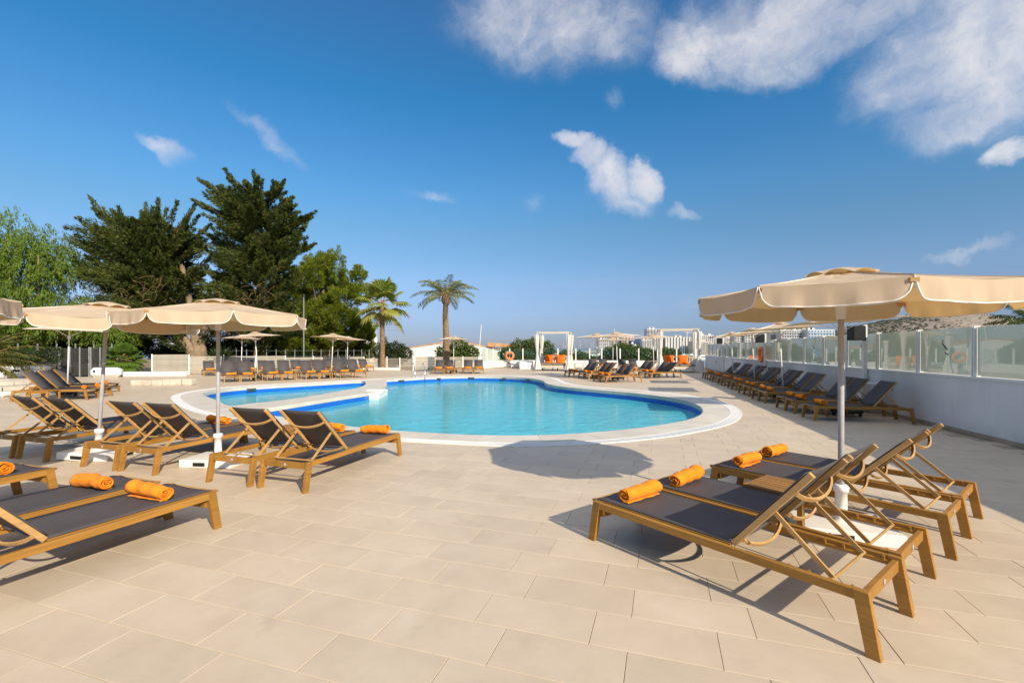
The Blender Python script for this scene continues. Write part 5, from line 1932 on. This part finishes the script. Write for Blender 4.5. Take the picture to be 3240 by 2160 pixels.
shrub_px('dark shrub behind the low white wall at the left', 25, [(100, 1128, 40, 0.6), (140, 1122, 30, 0.8), (60, 1132, 32, 0.7)], 2600, leafL=0.12, matn='dark_bush')
shrub_px('small slender dark conifer beside the fan palm', 46, [(1222, 1092, 7, 2.0), (1222, 1075, 5, 2.0)], 5000, leafL=0.12, matn='dark_bush')


# ------------------------------------------------------------------ palms
def frond(base, az, el, ln, droop, n, ll, lw, vee=0.5, tone0=0.5):
    """pinnate frond: returns leaf quads and the midrib points"""
    pts = []
    p = np.array(base, float)
    d_el = el
    steps = 16
    for i in range(steps + 1):
        pts.append(p.copy())
        s = i / steps
        e = el - droop * s ** 1.4
        p = p + np.array((math.cos(az) * math.cos(e), math.sin(az) * math.cos(e), math.sin(e))) * ln / steps
    pts = np.array(pts)
    V, T = [], []
    side0 = np.array((-math.sin(az), math.cos(az), 0))
    for i in range(n):
        s = 0.16 + 0.84 * (i + RNG.uniform(-0.3, 0.3)) / n
        f = min(max(s, 0), 0.999) * steps
        a = int(f)
        q = pts[a] + (pts[a + 1] - pts[a]) * (f - a)
        tan = pts[a + 1] - pts[a]
        tan /= np.linalg.norm(tan)
        up = np.cross(side0, tan)
        L_ = ll * (math.sin(PI * min(1, 0.12 + 0.88 * s)) ** 0.55) * RNG.uniform(0.85, 1.1) + 0.03
        for sg in (-1, 1):
            dv = side0 * sg * 0.85 + tan * 0.62 + up * vee * RNG.uniform(0.5, 1.2) * (1 if RNG.random() > 0.2 else -0.6) - np.array((0, 0, 0.22))
            dv /= np.linalg.norm(dv)
            nrm = np.cross(dv, tan)
            nrm /= np.linalg.norm(nrm)
            wv = np.cross(nrm, dv) * lw / 2
            tip = q + dv * L_ - np.array((0, 0, 0.10 * L_))
            V.append((q, q + dv * L_ * 0.45 + wv, tip, q + dv * L_ * 0.45 - wv))
            T.append(tone0 + RNG.normal() * 0.14)
    return np.array(V), np.array(T), pts


def palm_trunk(parent, path, r0, r1, rings):
    mb = MB()
    n = rings * 3
    pts, rs = [], []
    P = [Vector(p) for p in path]
    for i in range(n + 1):
        u = i / n * (len(P) - 1)
        a = min(int(u), len(P) - 2)
        pts.append(P[a].lerp(P[a + 1], u - a))
        rs.append((r0 + (r1 - r0) * i / n) * (1.0 + (0.05 if i % 3 == 0 else -0.02)) * random.uniform(0.97, 1.03))
    mb.tube(pts, rs, 16)
    return link('trunk', mb.mesh('trunk', 'palm_bark', smooth=True), parent)


# date palm
t_ = thing('date_palm', 'feathery date palm with a ringed trunk behind the loungers', 'palm', (-4.8, 34.0, 0))
palm_trunk(t_, [(0, 0, -0.02), (0.02, 0, 2.0), (-0.06, 0, 4.0), (-0.02, 0, 5.05)], 0.25, 0.185, 34)
boss = MB().lathe([(0.19, 4.80), (0.30, 5.0), (0.36, 5.2), (0.30, 5.45), (0.16, 5.65), (0.05, 5.75)], 18)
link('crown_boss', boss.mesh('crown_boss', 'palm_bark', smooth=True), t_)
fr_specs = []
for i in range(26):
    az = i * 2.399 + 0.3
    u = i / 26
    el = R(86 - 84 * u) + RNG.uniform(-0.10, 0.10)
    fr_specs.append((az, el, 2.55 * RNG.uniform(0.85, 1.08) * (0.75 + 0.25 * min(1, u * 2.5)), 1.35 + 0.30 * (1 - u)))
for (az, el, ln, dr) in fr_specs:
    V, T, pts = frond((0.12 * math.cos(az), 0.12 * math.sin(az), 5.45), az, el, ln, dr, 44, 0.44, 0.036, 0.45, 0.5)
    o = link('frond', quads_mesh('frond', V, 'date', T), t_)
    link('midrib', MB().tube([tuple(q) for q in pts[::3]], [0.022, 0.02, 0.016, 0.012, 0.008, 0.005], 5).mesh('midrib', 'teak_pale'), o)


def fan_leaf(base, az, el, stalk, rad, nseg, droopy, tone):
    b = np.array(base, float)
    d = np.array((math.cos(az) * math.cos(el), math.sin(az) * math.cos(el), math.sin(el)))
    c = b + d * stalk - np.array((0, 0, 0.10 * stalk))
    side = np.array((-math.sin(az), math.cos(az), 0))
    up = np.cross(side, d)
    V, T = [], []
    for i in range(nseg):
        th = (i / (nseg - 1) - 0.5) * R(250)
        dv = d * math.cos(th) + side * math.sin(th)
        dv = dv / np.linalg.norm(dv)
        L_ = rad * (0.72 + 0.28 * math.cos(th * 0.7)) * RNG.uniform(0.9, 1.08)
        w = L_ * 0.062
        wv = np.cross(up, dv)
        wv = wv / np.linalg.norm(wv) * w
        fo = up * w * (0.5 if i % 2 else -0.5)
        m = c + dv * L_ * 0.55
        m2 = c + dv * L_ * 0.55 - np.array((0, 0, droopy * 0.16 * L_))
        tip = c + dv * L_ * 0.92 - np.array((0, 0, droopy * 0.60 * L_))
        V.append((c, m2 + wv + fo, m2 - wv - fo, c))
        V.append((m2 + wv + fo, tip, tip, m2 - wv - fo))
        tn_ = tone + RNG.normal() * 0.08
        T += [tn_, tn_ + 0.12]
    stem = MB().tube([tuple(b), tuple((b + c) / 2 + np.array((0, 0, 0.03))), tuple(c)], [0.02, 0.015, 0.012], 5)
    return np.array(V), np.array(T), stem


def fan_palm(name, label, loc, path, r0, r1, top, leaves, rad, stalk, matn='fan', rings=24, tone=0.45, boss=True, skirt=6):
    t = thing(name, label, 'palm', loc)
    palm_trunk(t, path, r0, r1, rings)
    for i in range(leaves):
        az = i * 2.399 + RNG.uniform(-0.2, 0.2)
        u = i / leaves
        el = R(80 - 128 * u ** 1.1) + RNG.uniform(-0.1, 0.1)
        tn_ = tone if i < leaves - skirt else 0.92
        V, T, stem = fan_leaf(top, az, el, stalk * RNG.uniform(0.85, 1.15), rad * RNG.uniform(0.85, 1.1), 30, 0.35 + 0.55 * u, tn_ + RNG.normal() * 0.08)
        o = link('fan_leaf', quads_mesh('fan_leaf', V, matn, T), t)
        link('stalk', stem.mesh('stalk', 'teak_pale'), o)
    return t


fan_palm('fan_palm', 'bright green fan palm on a slim trunk left of the date palm', (-10.3, 37.0, 0), [(0, 0, -0.4), (0.02, 0, 2), (-0.03, 0, 4.3), (0, 0, 5.3)], 0.215, 0.15, (0, 0, 5.3), 22, 1.18, 1.25, tone=0.62)
fan_palm('dwarf_fan_palm', 'small bushy fan palm by the low white wall right of the gate', (-23.0, 27.75, -0.1), [(0, 0, 0), (0.05, 0, 0.6), (-0.1, 0, 1.15)], 0.2, 0.17, (-0.1, 0, 1.15), 44, 0.62, 0.62, rings=8, tone=0.22, skirt=0)

# yucca between the fence and the back row
t_ = thing('yucca', 'spiky dark green yucca behind the back row of loungers', 'plant', (-19.6, 31.4, 0))
palm_trunk(t_, [(0, 0, -0.05), (0, 0, 0.8)], 0.16, 0.13, 6)
n_ = 260
d = RNG.normal(size=(n_, 3))
d[:, 2] = np.abs(d[:, 2]) * 1.0 - 0.15
d /= np.linalg.norm(d, axis=1)[:, None]
link('leaf_rosette', leaf_mesh('leaf_rosette', np.array((0, 0, 0.9)) + d * 0.06, d, RNG.uniform(0.75, 1.15, n_), 0.07, 'dark_bush', RNG.uniform(0.2, 1, n_)), t_)

# cycad fronds at the left edge
t_ = thing('cycad', 'dark cycad palm with long fronds at the left edge', 'palm', (-23.6, 20.6, -0.1))
palm_trunk(t_, [(0, 0, 0), (0, 0, 1.1)], 0.32, 0.28, 8)
for i in range(46):
    az = i * 2.399
    el = R(75 - 95 * i / 46)
    V, T, pts = frond((0, 0, 1.15), az, el, 2.3 * RNG.uniform(0.85, 1.1), 1.15, 44, 0.34, 0.03, 0.3, 0.35 + 0.4 * (i / 46))
    o = link('frond', quads_mesh('frond', V, 'cycad', T), t_)
    link('midrib', MB().tube([tuple(q) for q in pts[::4]], [0.02, 0.016, 0.012, 0.008, 0.004], 5).mesh('midrib', 'teak_pale'), o)

# palm crown beyond the glass wall at the right edge
t_ = thing('garden_palm', 'dark palm crown peeping over the glass wall at the right edge', 'palm', (16.35, 14.2, -0.42))
palm_trunk(t_, [(0, 0, 0), (0, 0, 2.5)], 0.22, 0.18, 14)
for i in range(26):
    az = i * 2.399
    el = R(70 - 85 * i / 26)
    V, T, pts = frond((0, 0, 2.5), az, el, 1.7 * RNG.uniform(0.85, 1.1), 1.3, 36, 0.36, 0.034, 0.4, 0.3)
    o = link('frond', quads_mesh('frond', V, 'cycad', T), t_)

# ------------------------------------------------------------------ poles and stakes behind the fences
for i, (x, y, h) in enumerate([(-17.2, 38.5, 6.5), (-25.9, 29.6, 3.0)]):
    t = thing('lamp_pole', ['thin grey lamp pole among the pines behind the fence', 'thin grey pole behind the dark gate'][i], 'pole', (x, y, -0.42))
    link('shaft', MB().tube([(0, 0, 0), (0, 0, h)], [0.06, 0.045], 10).mesh('shaft', 'gate_metal'), t)
    link('cap', MB().lathe([(0.0, h + 0.05), (0.06, h + 0.03), (0.07, h)], 10).mesh('cap', 'gate_metal'), t)
t = thing('wire_fence', 'row of thin stakes with wire behind the slat fence', 'fence')
A, B = Vector((-20.2, 31.7)), Vector((-11.2, 38.6))
for j in range(19):
    q = A.lerp(B, j / 18)
    link('stake', MB().box((q.x, q.y, 0.60), (0.045, 0.045, 2.0)).mesh('stake', 'gate_metal'), t)
for z in (1.1, 1.5):
    link('wire', MB().tube([(A.x, A.y, z), (B.x, B.y, z)], 0.006, 4).mesh('wire', 'gate_metal'), t)
t = thing('wire_fence', 'row of thin stakes behind the dark fence at the left', 'fence')
for j in range(9):
    q = Vector((-30.5, 26.6)).lerp(Vector((-23.8, 29.0)), j / 8)
    link('stake', MB().box((q.x, q.y, 0.75), (0.05, 0.05, 2.4)).mesh('stake', 'gate_metal'), t)
t = thing('flag_pole', 'leaning white pole behind the far wall glass', 'pole', (-3.3, 45.0, -0.42))
link('shaft', MB().tube([(0, 0, 0), (0.33, 0, 4.4)], [0.045, 0.03], 8).mesh('shaft', 'white_metal'), t)
link('collar', MB().tube([(0.08, 0, 1.1), (0.09, 0, 1.25)], [0.06, 0.06], 8).mesh('collar', 'white_metal'), t)

# ------------------------------------------------------------------ white building with tiled roof, windmill
t = thing('white_building', 'low white gabled building with a tiled roof beyond the fence', 'building', (-7.0, 54.0, -0.42))
gab = [(-7.4, -1.0), (5.6, -1.0), (5.6, 1.85), (0.5, 2.92), (-6.0, 1.95), (-7.4, 1.70)]
link('gable_wall', MB().prism([(x, z) for x, z in gab], 'y', 0, 0.35).mesh('gable_wall', 'plaster'), t)
link('roof', MB().prism([(0.5, 2.96), (5.9, 1.86), (5.9, 1.98), (0.5, 3.09), (-6.0, 2.1), (-7.5, 1.85), (-7.5, 1.73), (-6.0, 1.98)], 'y', 0.1, 9.0).mesh('roof', 'roof_tile'), t)
an = link('annexe_wall', MB().box((8.2, 3.5, 0.6), (5.2, 7, 3.0)).mesh('annexe_wall', 'plaster'), t)
link('annexe_roof', MB().prism([(4.2, 2.34), (10.9, 2.12), (10.9, 2.24), (4.2, 2.86)], 'y', -0.2, 7.2).mesh('annexe_roof', 'roof_tile'), an)
t = thing('windmill', 'white windmill tower with lattice sails behind the pines', 'windmill', (-24.9, 78.0, -0.42))
link('tower', MB().lathe([(2.6, 0), (2.35, 3.0), (2.1, 6.4), (2.15, 6.5), (0.0, 6.6)], 32).mesh('tower', 'plaster', smooth=False), t)
sl = link('sail', MB().beam((2.0, -1.5, 6.4), (6.9, -2.2, 5.9), 0.12, 0.10).mesh('sail', 'bark'), t)
lat = MB()
for j in range(12):
    u = 0.12 + 0.88 * j / 11
    p = Vector((2.0, -1.5, 6.4)).lerp(Vector((6.9, -2.2, 5.9)), u)
    lat.beam(p + Vector((0.08, 0, 1.05)), p + Vector((-0.08, 0, -1.05)), 0.03, 0.03)
for k in (-1.0, -0.5, 0.5, 1.0):
    lat.beam(Vector((2.4, -1.5, 6.36 + k)), Vector((6.9, -2.2, 5.9 + k)), 0.025, 0.025)
link('sail_lattice', lat.mesh('sail_lattice', 'bark'), sl)
t = thing('distant_house', 'low white house glimpsed between the cypress trunk and the palm', 'building', (-48, 72, -0.42))
link('wall', MB().box((0, 0, 1.2), (9, 6, 3.4)).mesh('wall', 'plaster'), t)
link('window', MB().box((-1.5, -3.02, 1.6), (1.0, 0.05, 1.0)).mesh('window', 'pane'), t)
link('window', MB().box((1.5, -3.02, 1.6), (1.0, 0.05, 1.0)).mesh('window', 'pane'), t)

# ------------------------------------------------------------------ across the harbour
YB = 640.0
kb_ = YB / 1475
SEA = -6.6
shore = MB()
shore.prism([(90, YB - 18), (300, YB - 30), (560, YB - 120), (1500, YB - 250), (1500, 2600), (60, 2600)], 'z', SEA - 1, SEA + 2.2)
struct(link('far_shore', shore.mesh('far_shore', 'rock')))
ub = MB().box((0, 0, 0), (1, 1, 1))
PANES = {n: ub.mesh('window', n) for n in ('pane', 'pane_blue', 'pane_grey')}
SLAB = {n: ub.mesh('balcony', n) for n in ('b_white', 'b_cream', 'b_pink', 'b_grey', 'b_blue')}


def building(label, px0, px1, pytop, floors, cols, wall='b_white', pane='pane', balcony=True, y=YB, dep=14, roofbits=2, win=0.62, stair=None):
    k = y / 1475
    x0, x1 = (px0 - 1620) * k, (px1 - 1620) * k
    zt = 1.6 + (1105 - pytop) * k
    z0 = SEA + 2.0
    w = x1 - x0
    t = thing('hotel_building', label, 'building', ((x0 + x1) / 2, y, z0), 0, 'hotels across the harbour')
    h = zt - z0
    link('wall', MB().box((0, dep / 2, h / 2), (w, dep, h)).mesh('wall', wall), t)
    fh_ = (h - 2.0) / floors
    cw = w / cols
    for f in range(floors):
        zc_ = 1.2 + fh_ * (f + 0.5)
        for c in range(cols):
            xx = -w / 2 + cw * (c + 0.5)
            o = link('window', PANES[pane], t, (xx, -0.03, zc_))
            o.scale = (cw * win * 1.12 * random.uniform(0.85, 1.1), 0.3, fh_ * 0.58)
        if balcony:
            o = link('balcony', SLAB[wall], t, (0, -0.55, zc_ - fh_ * 0.40))
            o.scale = (w * 0.97, 1.1, fh_ * 0.26)
    if stair:
        for s in stair:
            link('pier', MB().box((s * w, -0.75, h / 2), (w * 0.06, 1.6, h)).mesh('pier', wall), t)
    for r_ in range(roofbits):
        xx = random.uniform(-0.35, 0.35) * w
        link('roof_hut', MB().box((xx, dep * 0.5, h + 1.0), (w * 0.16, 5, 2.0 + random.random() * 1.4)).mesh('roof_hut', wall), t)
    return t


building('blue-windowed white block at the left end of the harbour hotels', 1895, 1931, 1074, 9, 6, 'b_white', 'pane', False)
building('dark narrow block beside the blue-windowed hotel', 1933, 1966, 1068, 9, 4, 'b_grey', 'pane', True, 655)
building('pale blush block with red balcony lines', 1967, 2006, 1063, 9, 4, 'b_pink', 'pane_grey', True, 650)
building('low dark blue glass hotel', 1998, 2031, 1078, 6, 2, 'b_blue', 'pane', True, 610, win=0.9)
building('white balcony block right of the dark blue hotel', 2030, 2062, 1073, 7, 4, 'b_white', 'pane_grey', True, 625)
building('tallest hotel tower with a white stair shaft', 2047, 2086, 1040, 13, 4, 'b_white', 'pane', True, 690, stair=(0.42, 0.48))
building('cream block in front of the tallest tower', 2062, 2097, 1066, 8, 3, 'b_white', 'pane_grey', True, 628)
building('small white block behind the right daybed post', 2096, 2117, 1070, 8, 2, 'b_cream', 'pane', True, 640)
building('long white hotel with stepped vertical bays', 2106, 2191, 1066, 9, 10, 'b_white', 'pane_grey', False, 636, stair=(-0.48, -0.39, -0.28, -0.17, -0.06, 0.05, 0.16, 0.27, 0.38, 0.48))
building('cream low block right of the long hotel', 2190, 2250, 1079, 6, 7, 'b_cream', 'pane_grey', True, 612)
building('white grid-windowed hotel right of the second daybed', 2212, 2258, 1060, 9, 7, 'b_white', 'pane', False, 665)
building('white block with red roofs behind the first loudspeaker', 2258, 2322, 1067, 7, 8, 'b_white', 'pane_grey', True, 690)
building('grey white block under the second parasol canopy', 2324, 2357, 1059, 7, 4, 'b_white', 'pane_grey', True, 650)
building('white hotel with rows of dark windows under the parasols', 2357, 2410, 1057, 8, 6, 'b_white', 'pane', False, 645, stair=(0.45,))
building('small cream block behind the middle loudspeaker', 2438, 2468, 1057, 8, 4, 'b_cream', 'pane', True, 640)
building('broad white stepped hotel with roof terraces', 2466, 2536, 1043, 9, 9, 'b_white', 'pane', True, 630)
building('tall white hotel block behind the third canopy', 2528, 2577, 1037, 10, 5, 'b_white', 'pane_grey', True, 660, stair=(-0.3,))
building('white hotel with blue balcony screens beside the hill', 2556, 2642, 1042, 8, 9, 'b_white', 'pane_blue', True, 620)

# crane
t = thing('tower_crane', 'small tower crane above the long white hotel', 'crane', ((2173 - 1620) * 0.5, 737, SEA + 2))
link('mast', MB().box((0, 0, 17), (0.9, 0.9, 34)).mesh('mast', 'b_grey'), t)
link('jib', MB().box((2, 0, 33), (12, 0.7, 0.7)).mesh('jib', 'b_pink'), t)
link('cab', MB().box((0.8, -0.6, 31.8), (1.6, 1.2, 1.6)).mesh('cab', 'b_white'), t)

# breakwater
bw_ = MB()
rg = np.random.default_rng(3)
n_ = 60
top = [(40 + i * 3.3, 1.6 + rg.uniform(-0.5, 0.5)) for i in range(n_)]
bw_.prism([(40, -3)] + top + [(40 + n_ * 3.3, -3)], 'y', 0, 9)
o = tag(link('breakwater', bw_.mesh('breakwater', 'rock'), None, (10, 690, SEA + 1.5)), 'low beige breakwater closing the harbour mouth', 'breakwater')

# boats
def hull_mesh(L_, w, h, m):
    mb = MB()
    secs = [(-0.5, 0.75, 0.0), (-0.2, 1.0, 0.0), (0.2, 0.85, 0.02), (0.42, 0.35, 0.10), (0.5, 0.03, 0.18)]
    o = 0
    for (u, ww, rise) in secs:
        mb.v += [(u * L_, -w / 2 * ww, h * (1 + rise)), (u * L_, -w / 2 * ww * 0.7, 0), (u * L_, w / 2 * ww * 0.7, 0), (u * L_, w / 2 * ww, h * (1 + rise))]
    for i in range(4):
        a = i * 4
        mb.f += [(a, a + 1, a + 5, a + 4), (a + 1, a + 2, a + 6, a + 5), (a + 2, a + 3, a + 7, a + 6), (a + 3, a, a + 4, a + 7)]
    mb.f += [(0, 3, 2, 1), (16, 17, 18, 19)]
    return mb.mesh('hull', m)


sail_hull, mot_hull = hull_mesh(11, 3.2, 1.3, 'white_metal'), hull_mesh(15, 4.4, 1.9, 'white_metal')
dark_hull = hull_mesh(16, 4.4, 1.9, 'pane')


def sailboat(px, y, h, label):
    x = (px - 1620) * y / 1475
    t = thing('sailing_boat', label, 'boat', (x, y, SEA - 0.2), random.uniform(0, 6.28), 'moored sailing boats')
    link('hull', sail_hull, t)
    link('cabin', MB().box((-0.4, 0, 1.5), (4.2, 1.8, 0.7)).mesh('cabin', 'white_metal', bevel=0.15), t)
    ms_ = link('mast', MB().tube([(0.8, 0, 1.2), (0.8, 0, h)], [0.14, 0.09], 6).mesh('mast', 'white_metal'), t)
    link('boom', MB().tube([(0.7, 0, 2.6), (-3.8, 0, 2.5)], 0.13, 6).mesh('boom', 'pane_blue'), t)
    link('stay', MB().tube([(0.8, 0, h - 0.2), (5.2, 0, 1.6)], 0.025, 4).mesh('stay', 'gate_metal'), ms_)


def motor(px, y, label, dark=False, s=1.0):
    x = (px - 1620) * y / 1475
    t = thing('motor_yacht', label, 'boat', (x, y, SEA - 0.2), random.choice((0, PI)) + random.uniform(-0.5, 0.5), 'moored motor yachts')
    t.scale = (s, s, s)
    link('hull', dark_hull if dark else mot_hull, t)
    link('superstructure', MB().prism([(-5.2, 1.9), (3.6, 1.9), (2.2, 3.3), (-4.4, 3.3)], 'y', -1.6, 1.6).mesh('superstructure', 'white_metal'), t)
    link('window_band', MB().prism([(-4.2, 2.35), (2.6, 2.35), (2.1, 2.95), (-4.0, 2.95)], 'y', -1.64, 1.64).mesh('window_band', 'pane'), t)
    link('flybridge', MB().prism([(-3.6, 3.3), (0.8, 3.3), (0.2, 4.2), (-3.4, 4.2)], 'y', -1.3, 1.3).mesh('flybridge', 'white_metal'), t)


for i, (px, y, h) in enumerate([(1782, 560, 17), (1816, 600, 15), (1833, 470, 17.5), (1871, 560, 16), (1875, 590, 19), (1893, 520, 18), (1903, 540, 16), (1650, 640, 16), (1570, 600, 18), (2045, 450, 15), (2078, 430, 14), (2110, 470, 15), (2160, 420, 16), (2168, 500, 18), (2232, 430, 14), (2245, 480, 16), (2030, 500, 17), (1790, 620, 14)]):
    sailboat(px, y, h, 'moored white sailing boat with a bare mast, %s from the left across the water' % (['first', 'second', 'third', 'fourth', 'fifth', 'sixth', 'seventh', 'eighth', 'ninth', 'tenth', 'eleventh', 'twelfth', 'thirteenth', 'fourteenth', 'fifteenth', 'sixteenth', 'seventeenth', 'eighteenth'][sorted([1782, 1816, 1833, 1871, 1875, 1893, 1903, 1650, 1570, 2045, 2078, 2110, 2160, 2168, 2232, 2245, 2030, 1790]).index(px)]))
ws = ['first', 'second', 'third', 'fourth', 'fifth', 'sixth', 'seventh', 'eighth', 'ninth', 'tenth', 'eleventh', 'twelfth']
mp = [(1845, 330, 0, 1.0), (1865, 420, 1, 1.1), (1890, 440, 1, 1.0), (2100, 400, 0, 1.0), (2128, 390, 0, 1.15), (2148, 360, 1, 1.2), (2166, 410, 0, 1.0), (2185, 370, 0, 1.2), (2210, 400, 0, 1.0), (2228, 360, 0, 1.0), (2246, 400, 0, 1.1), (2140, 430, 0, 1.0)]
for (px, y, dk, s) in mp:
    motor(px, y, 'moored motor yacht in the harbour, %s from the left' % ws[sorted(m_[0] for m_ in mp).index(px)], bool(dk), s)
t = thing('super_yacht', 'large white yacht with round radar domes above the shrubs', 'boat', ((1985 - 1620) * 300 / 1475, 300, SEA - 0.3), R(160), None)
link('hull', hull_mesh(34, 8, 4.5, 'white_metal'), t)
link('superstructure', MB().prism([(-13, 4.5), (9, 4.5), (6, 7.3), (-10, 7.3)], 'y', -3.2, 3.2).mesh('superstructure', 'white_metal'), t)
link('upper_deck', MB().prism([(-8, 7.3), (3, 7.3), (1, 9.4), (-7, 9.4)], 'y', -2.4, 2.4).mesh('upper_deck', 'white_metal'), t)
link('window_band', MB().prism([(-11, 5.3), (7.6, 5.3), (6.6, 6.6), (-10, 6.6)], 'y', -3.24, 3.24).mesh('window_band', 'pane'), t)
for x, y, z in ((-5, -1.2, 11.0), (-5, 1.2, 11.0), (-3, 0, 12.4)):
    link('radar_dome', MB().lathe([(0.0, z - 0.9), (0.6, z - 0.7), (0.9, z), (0.6, z + 0.7), (0.0, z + 0.9)], 12, (x, y, 0)).mesh('radar_dome', 'white_metal', smooth=True), t)
link('radar_mast', MB().box((-4.2, 0, 10.2), (1.6, 1.0, 2.6)).mesh('radar_mast', 'white_metal'), t)
t = thing('tall_ship', 'dark rigged mast of a large sailing ship beside the hotels', 'boat', ((1944 - 1620) * 330 / 1475, 330, SEA - 0.3), R(10))
link('hull', hull_mesh(26, 6, 3, 'pane'), t)
mm = link('mast', MB().tube([(0, 0, 2.5), (0, 0, 23)], [0.3, 0.15], 8).mesh('mast', 'white_metal'), t)
for j in range(6):
    link('shroud', MB().tube([(0.2, 0, 20), (2 + j * 0.9, 2.0, 3)], 0.05, 4).mesh('shroud', 'bark'), mm)

# hill on the right with scrub
def hill_h(x, y):
    u = x / y
    prof = np.interp(u, [0.44, 0.56, 0.66, 0.74, 0.82, 0.90, 0.98, 1.03, 1.10, 1.18, 1.35, 1.6, 2.2], [0, 8, 24, 44, 72, 92, 112, 122, 108, 95, 100, 80, 0])
    return prof


nx, ny = 150, 34
hv = MB()
for j in range(ny + 1):
    for i in range(nx + 1):
        u = 0.44 + 1.7 * i / nx
        yy = 950 + 520 * j / ny
        s = j / ny
        ris = math.sin(min(1, s * 1.15) * PI / 2)
        hgt = hill_h(u, 1.0) * ris * 1.0
        hgt += (math.sin(u * 60) * 2.2 + math.sin(u * 137 + 1) * 1.2 + math.sin(u * 31 + s * 9) * 3) * ris * min(1, hgt / 20)
        hv.v.append((u * 1250 * (0.82 + 0.18 * s) + 40 * s, yy, SEA + 1.5 + hgt))
for j in range(ny):
    for i in range(nx):
        a = j * (nx + 1) + i
        hv.f.append((a, a + 1, a + nx + 2, a + nx + 1))
m, t, p, _ = mat('haze_greyed_dry_hillside', (0.3, 0.22, 0.15), 0.95, 0.05)
g = t.node('ShaderNodeNewGeometry').outputs['Position']
n1 = t.noise(g, 0.02, 6, 0.65)
n2 = t.noise(g, 0.12, 5, 0.7)
t.put(p.inputs['Base Color'], t.mix(t.maprange(n2, 0.45, 0.62), t.ramp(n1, [(0.35, (0.30, 0.245, 0.20)), (0.65, (0.40, 0.325, 0.27))]), (0.19, 0.175, 0.14)))  # dry ground tones greyed, distance haze put into the colour
M['hill'] = m
hill_me = hv.mesh('hill', 'hill', smooth=True)
hill = struct(link('hill', hill_me))
vc = np.array(hv.v)
n_ = 9000
sel = RNG.integers(0, len(vc), n_ * 2)
cand = vc[sel] + np.column_stack([RNG.uniform(-5, 5, n_ * 2), RNG.uniform(-8, 8, n_ * 2), np.zeros(n_ * 2)])
u_ = cand[:, 0] / cand[:, 1]
dens_ = 0.5 + 0.5 * np.sin(u_ * 23 + 2.0 + cand[:, 1] * 0.01)
keep = (RNG.random(n_ * 2) < np.where(u_ < 0.9, 0.85, 0.38) * (0.4 + 0.6 * dens_)) & (u_ < 1.35)
cand = cand[keep][:n_]
V = []
for c in cand:
    s = RNG.uniform(0.9, 2.6) if c[0] / c[1] > 0.95 else RNG.uniform(1.4, 4.4)
    a0 = RNG.uniform(0, 6.28)
    top = c + np.array((0, 0, s * 1.1))
    ring = [c + np.array((math.cos(a0 + k * PI / 2) * s, math.sin(a0 + k * PI / 2) * s, s * 0.35)) for k in range(4)]
    low = c - np.array((0, 0, 0.5))
    for k in range(4):
        V.append((top, ring[k], ring[(k + 1) % 4], top))
        V.append((low, ring[(k + 1) % 4], ring[k], low))
V = np.array(V)
tone = np.repeat(RNG.random(len(cand)), 8)
o = link('hillside_scrub', quads_mesh('hillside_scrub', V, 'scrub', tone))
o['kind'] = 'stuff'
o['label'] = 'dark green scrub and pines scattered over the dry hill'
o['category'] = 'scrub'
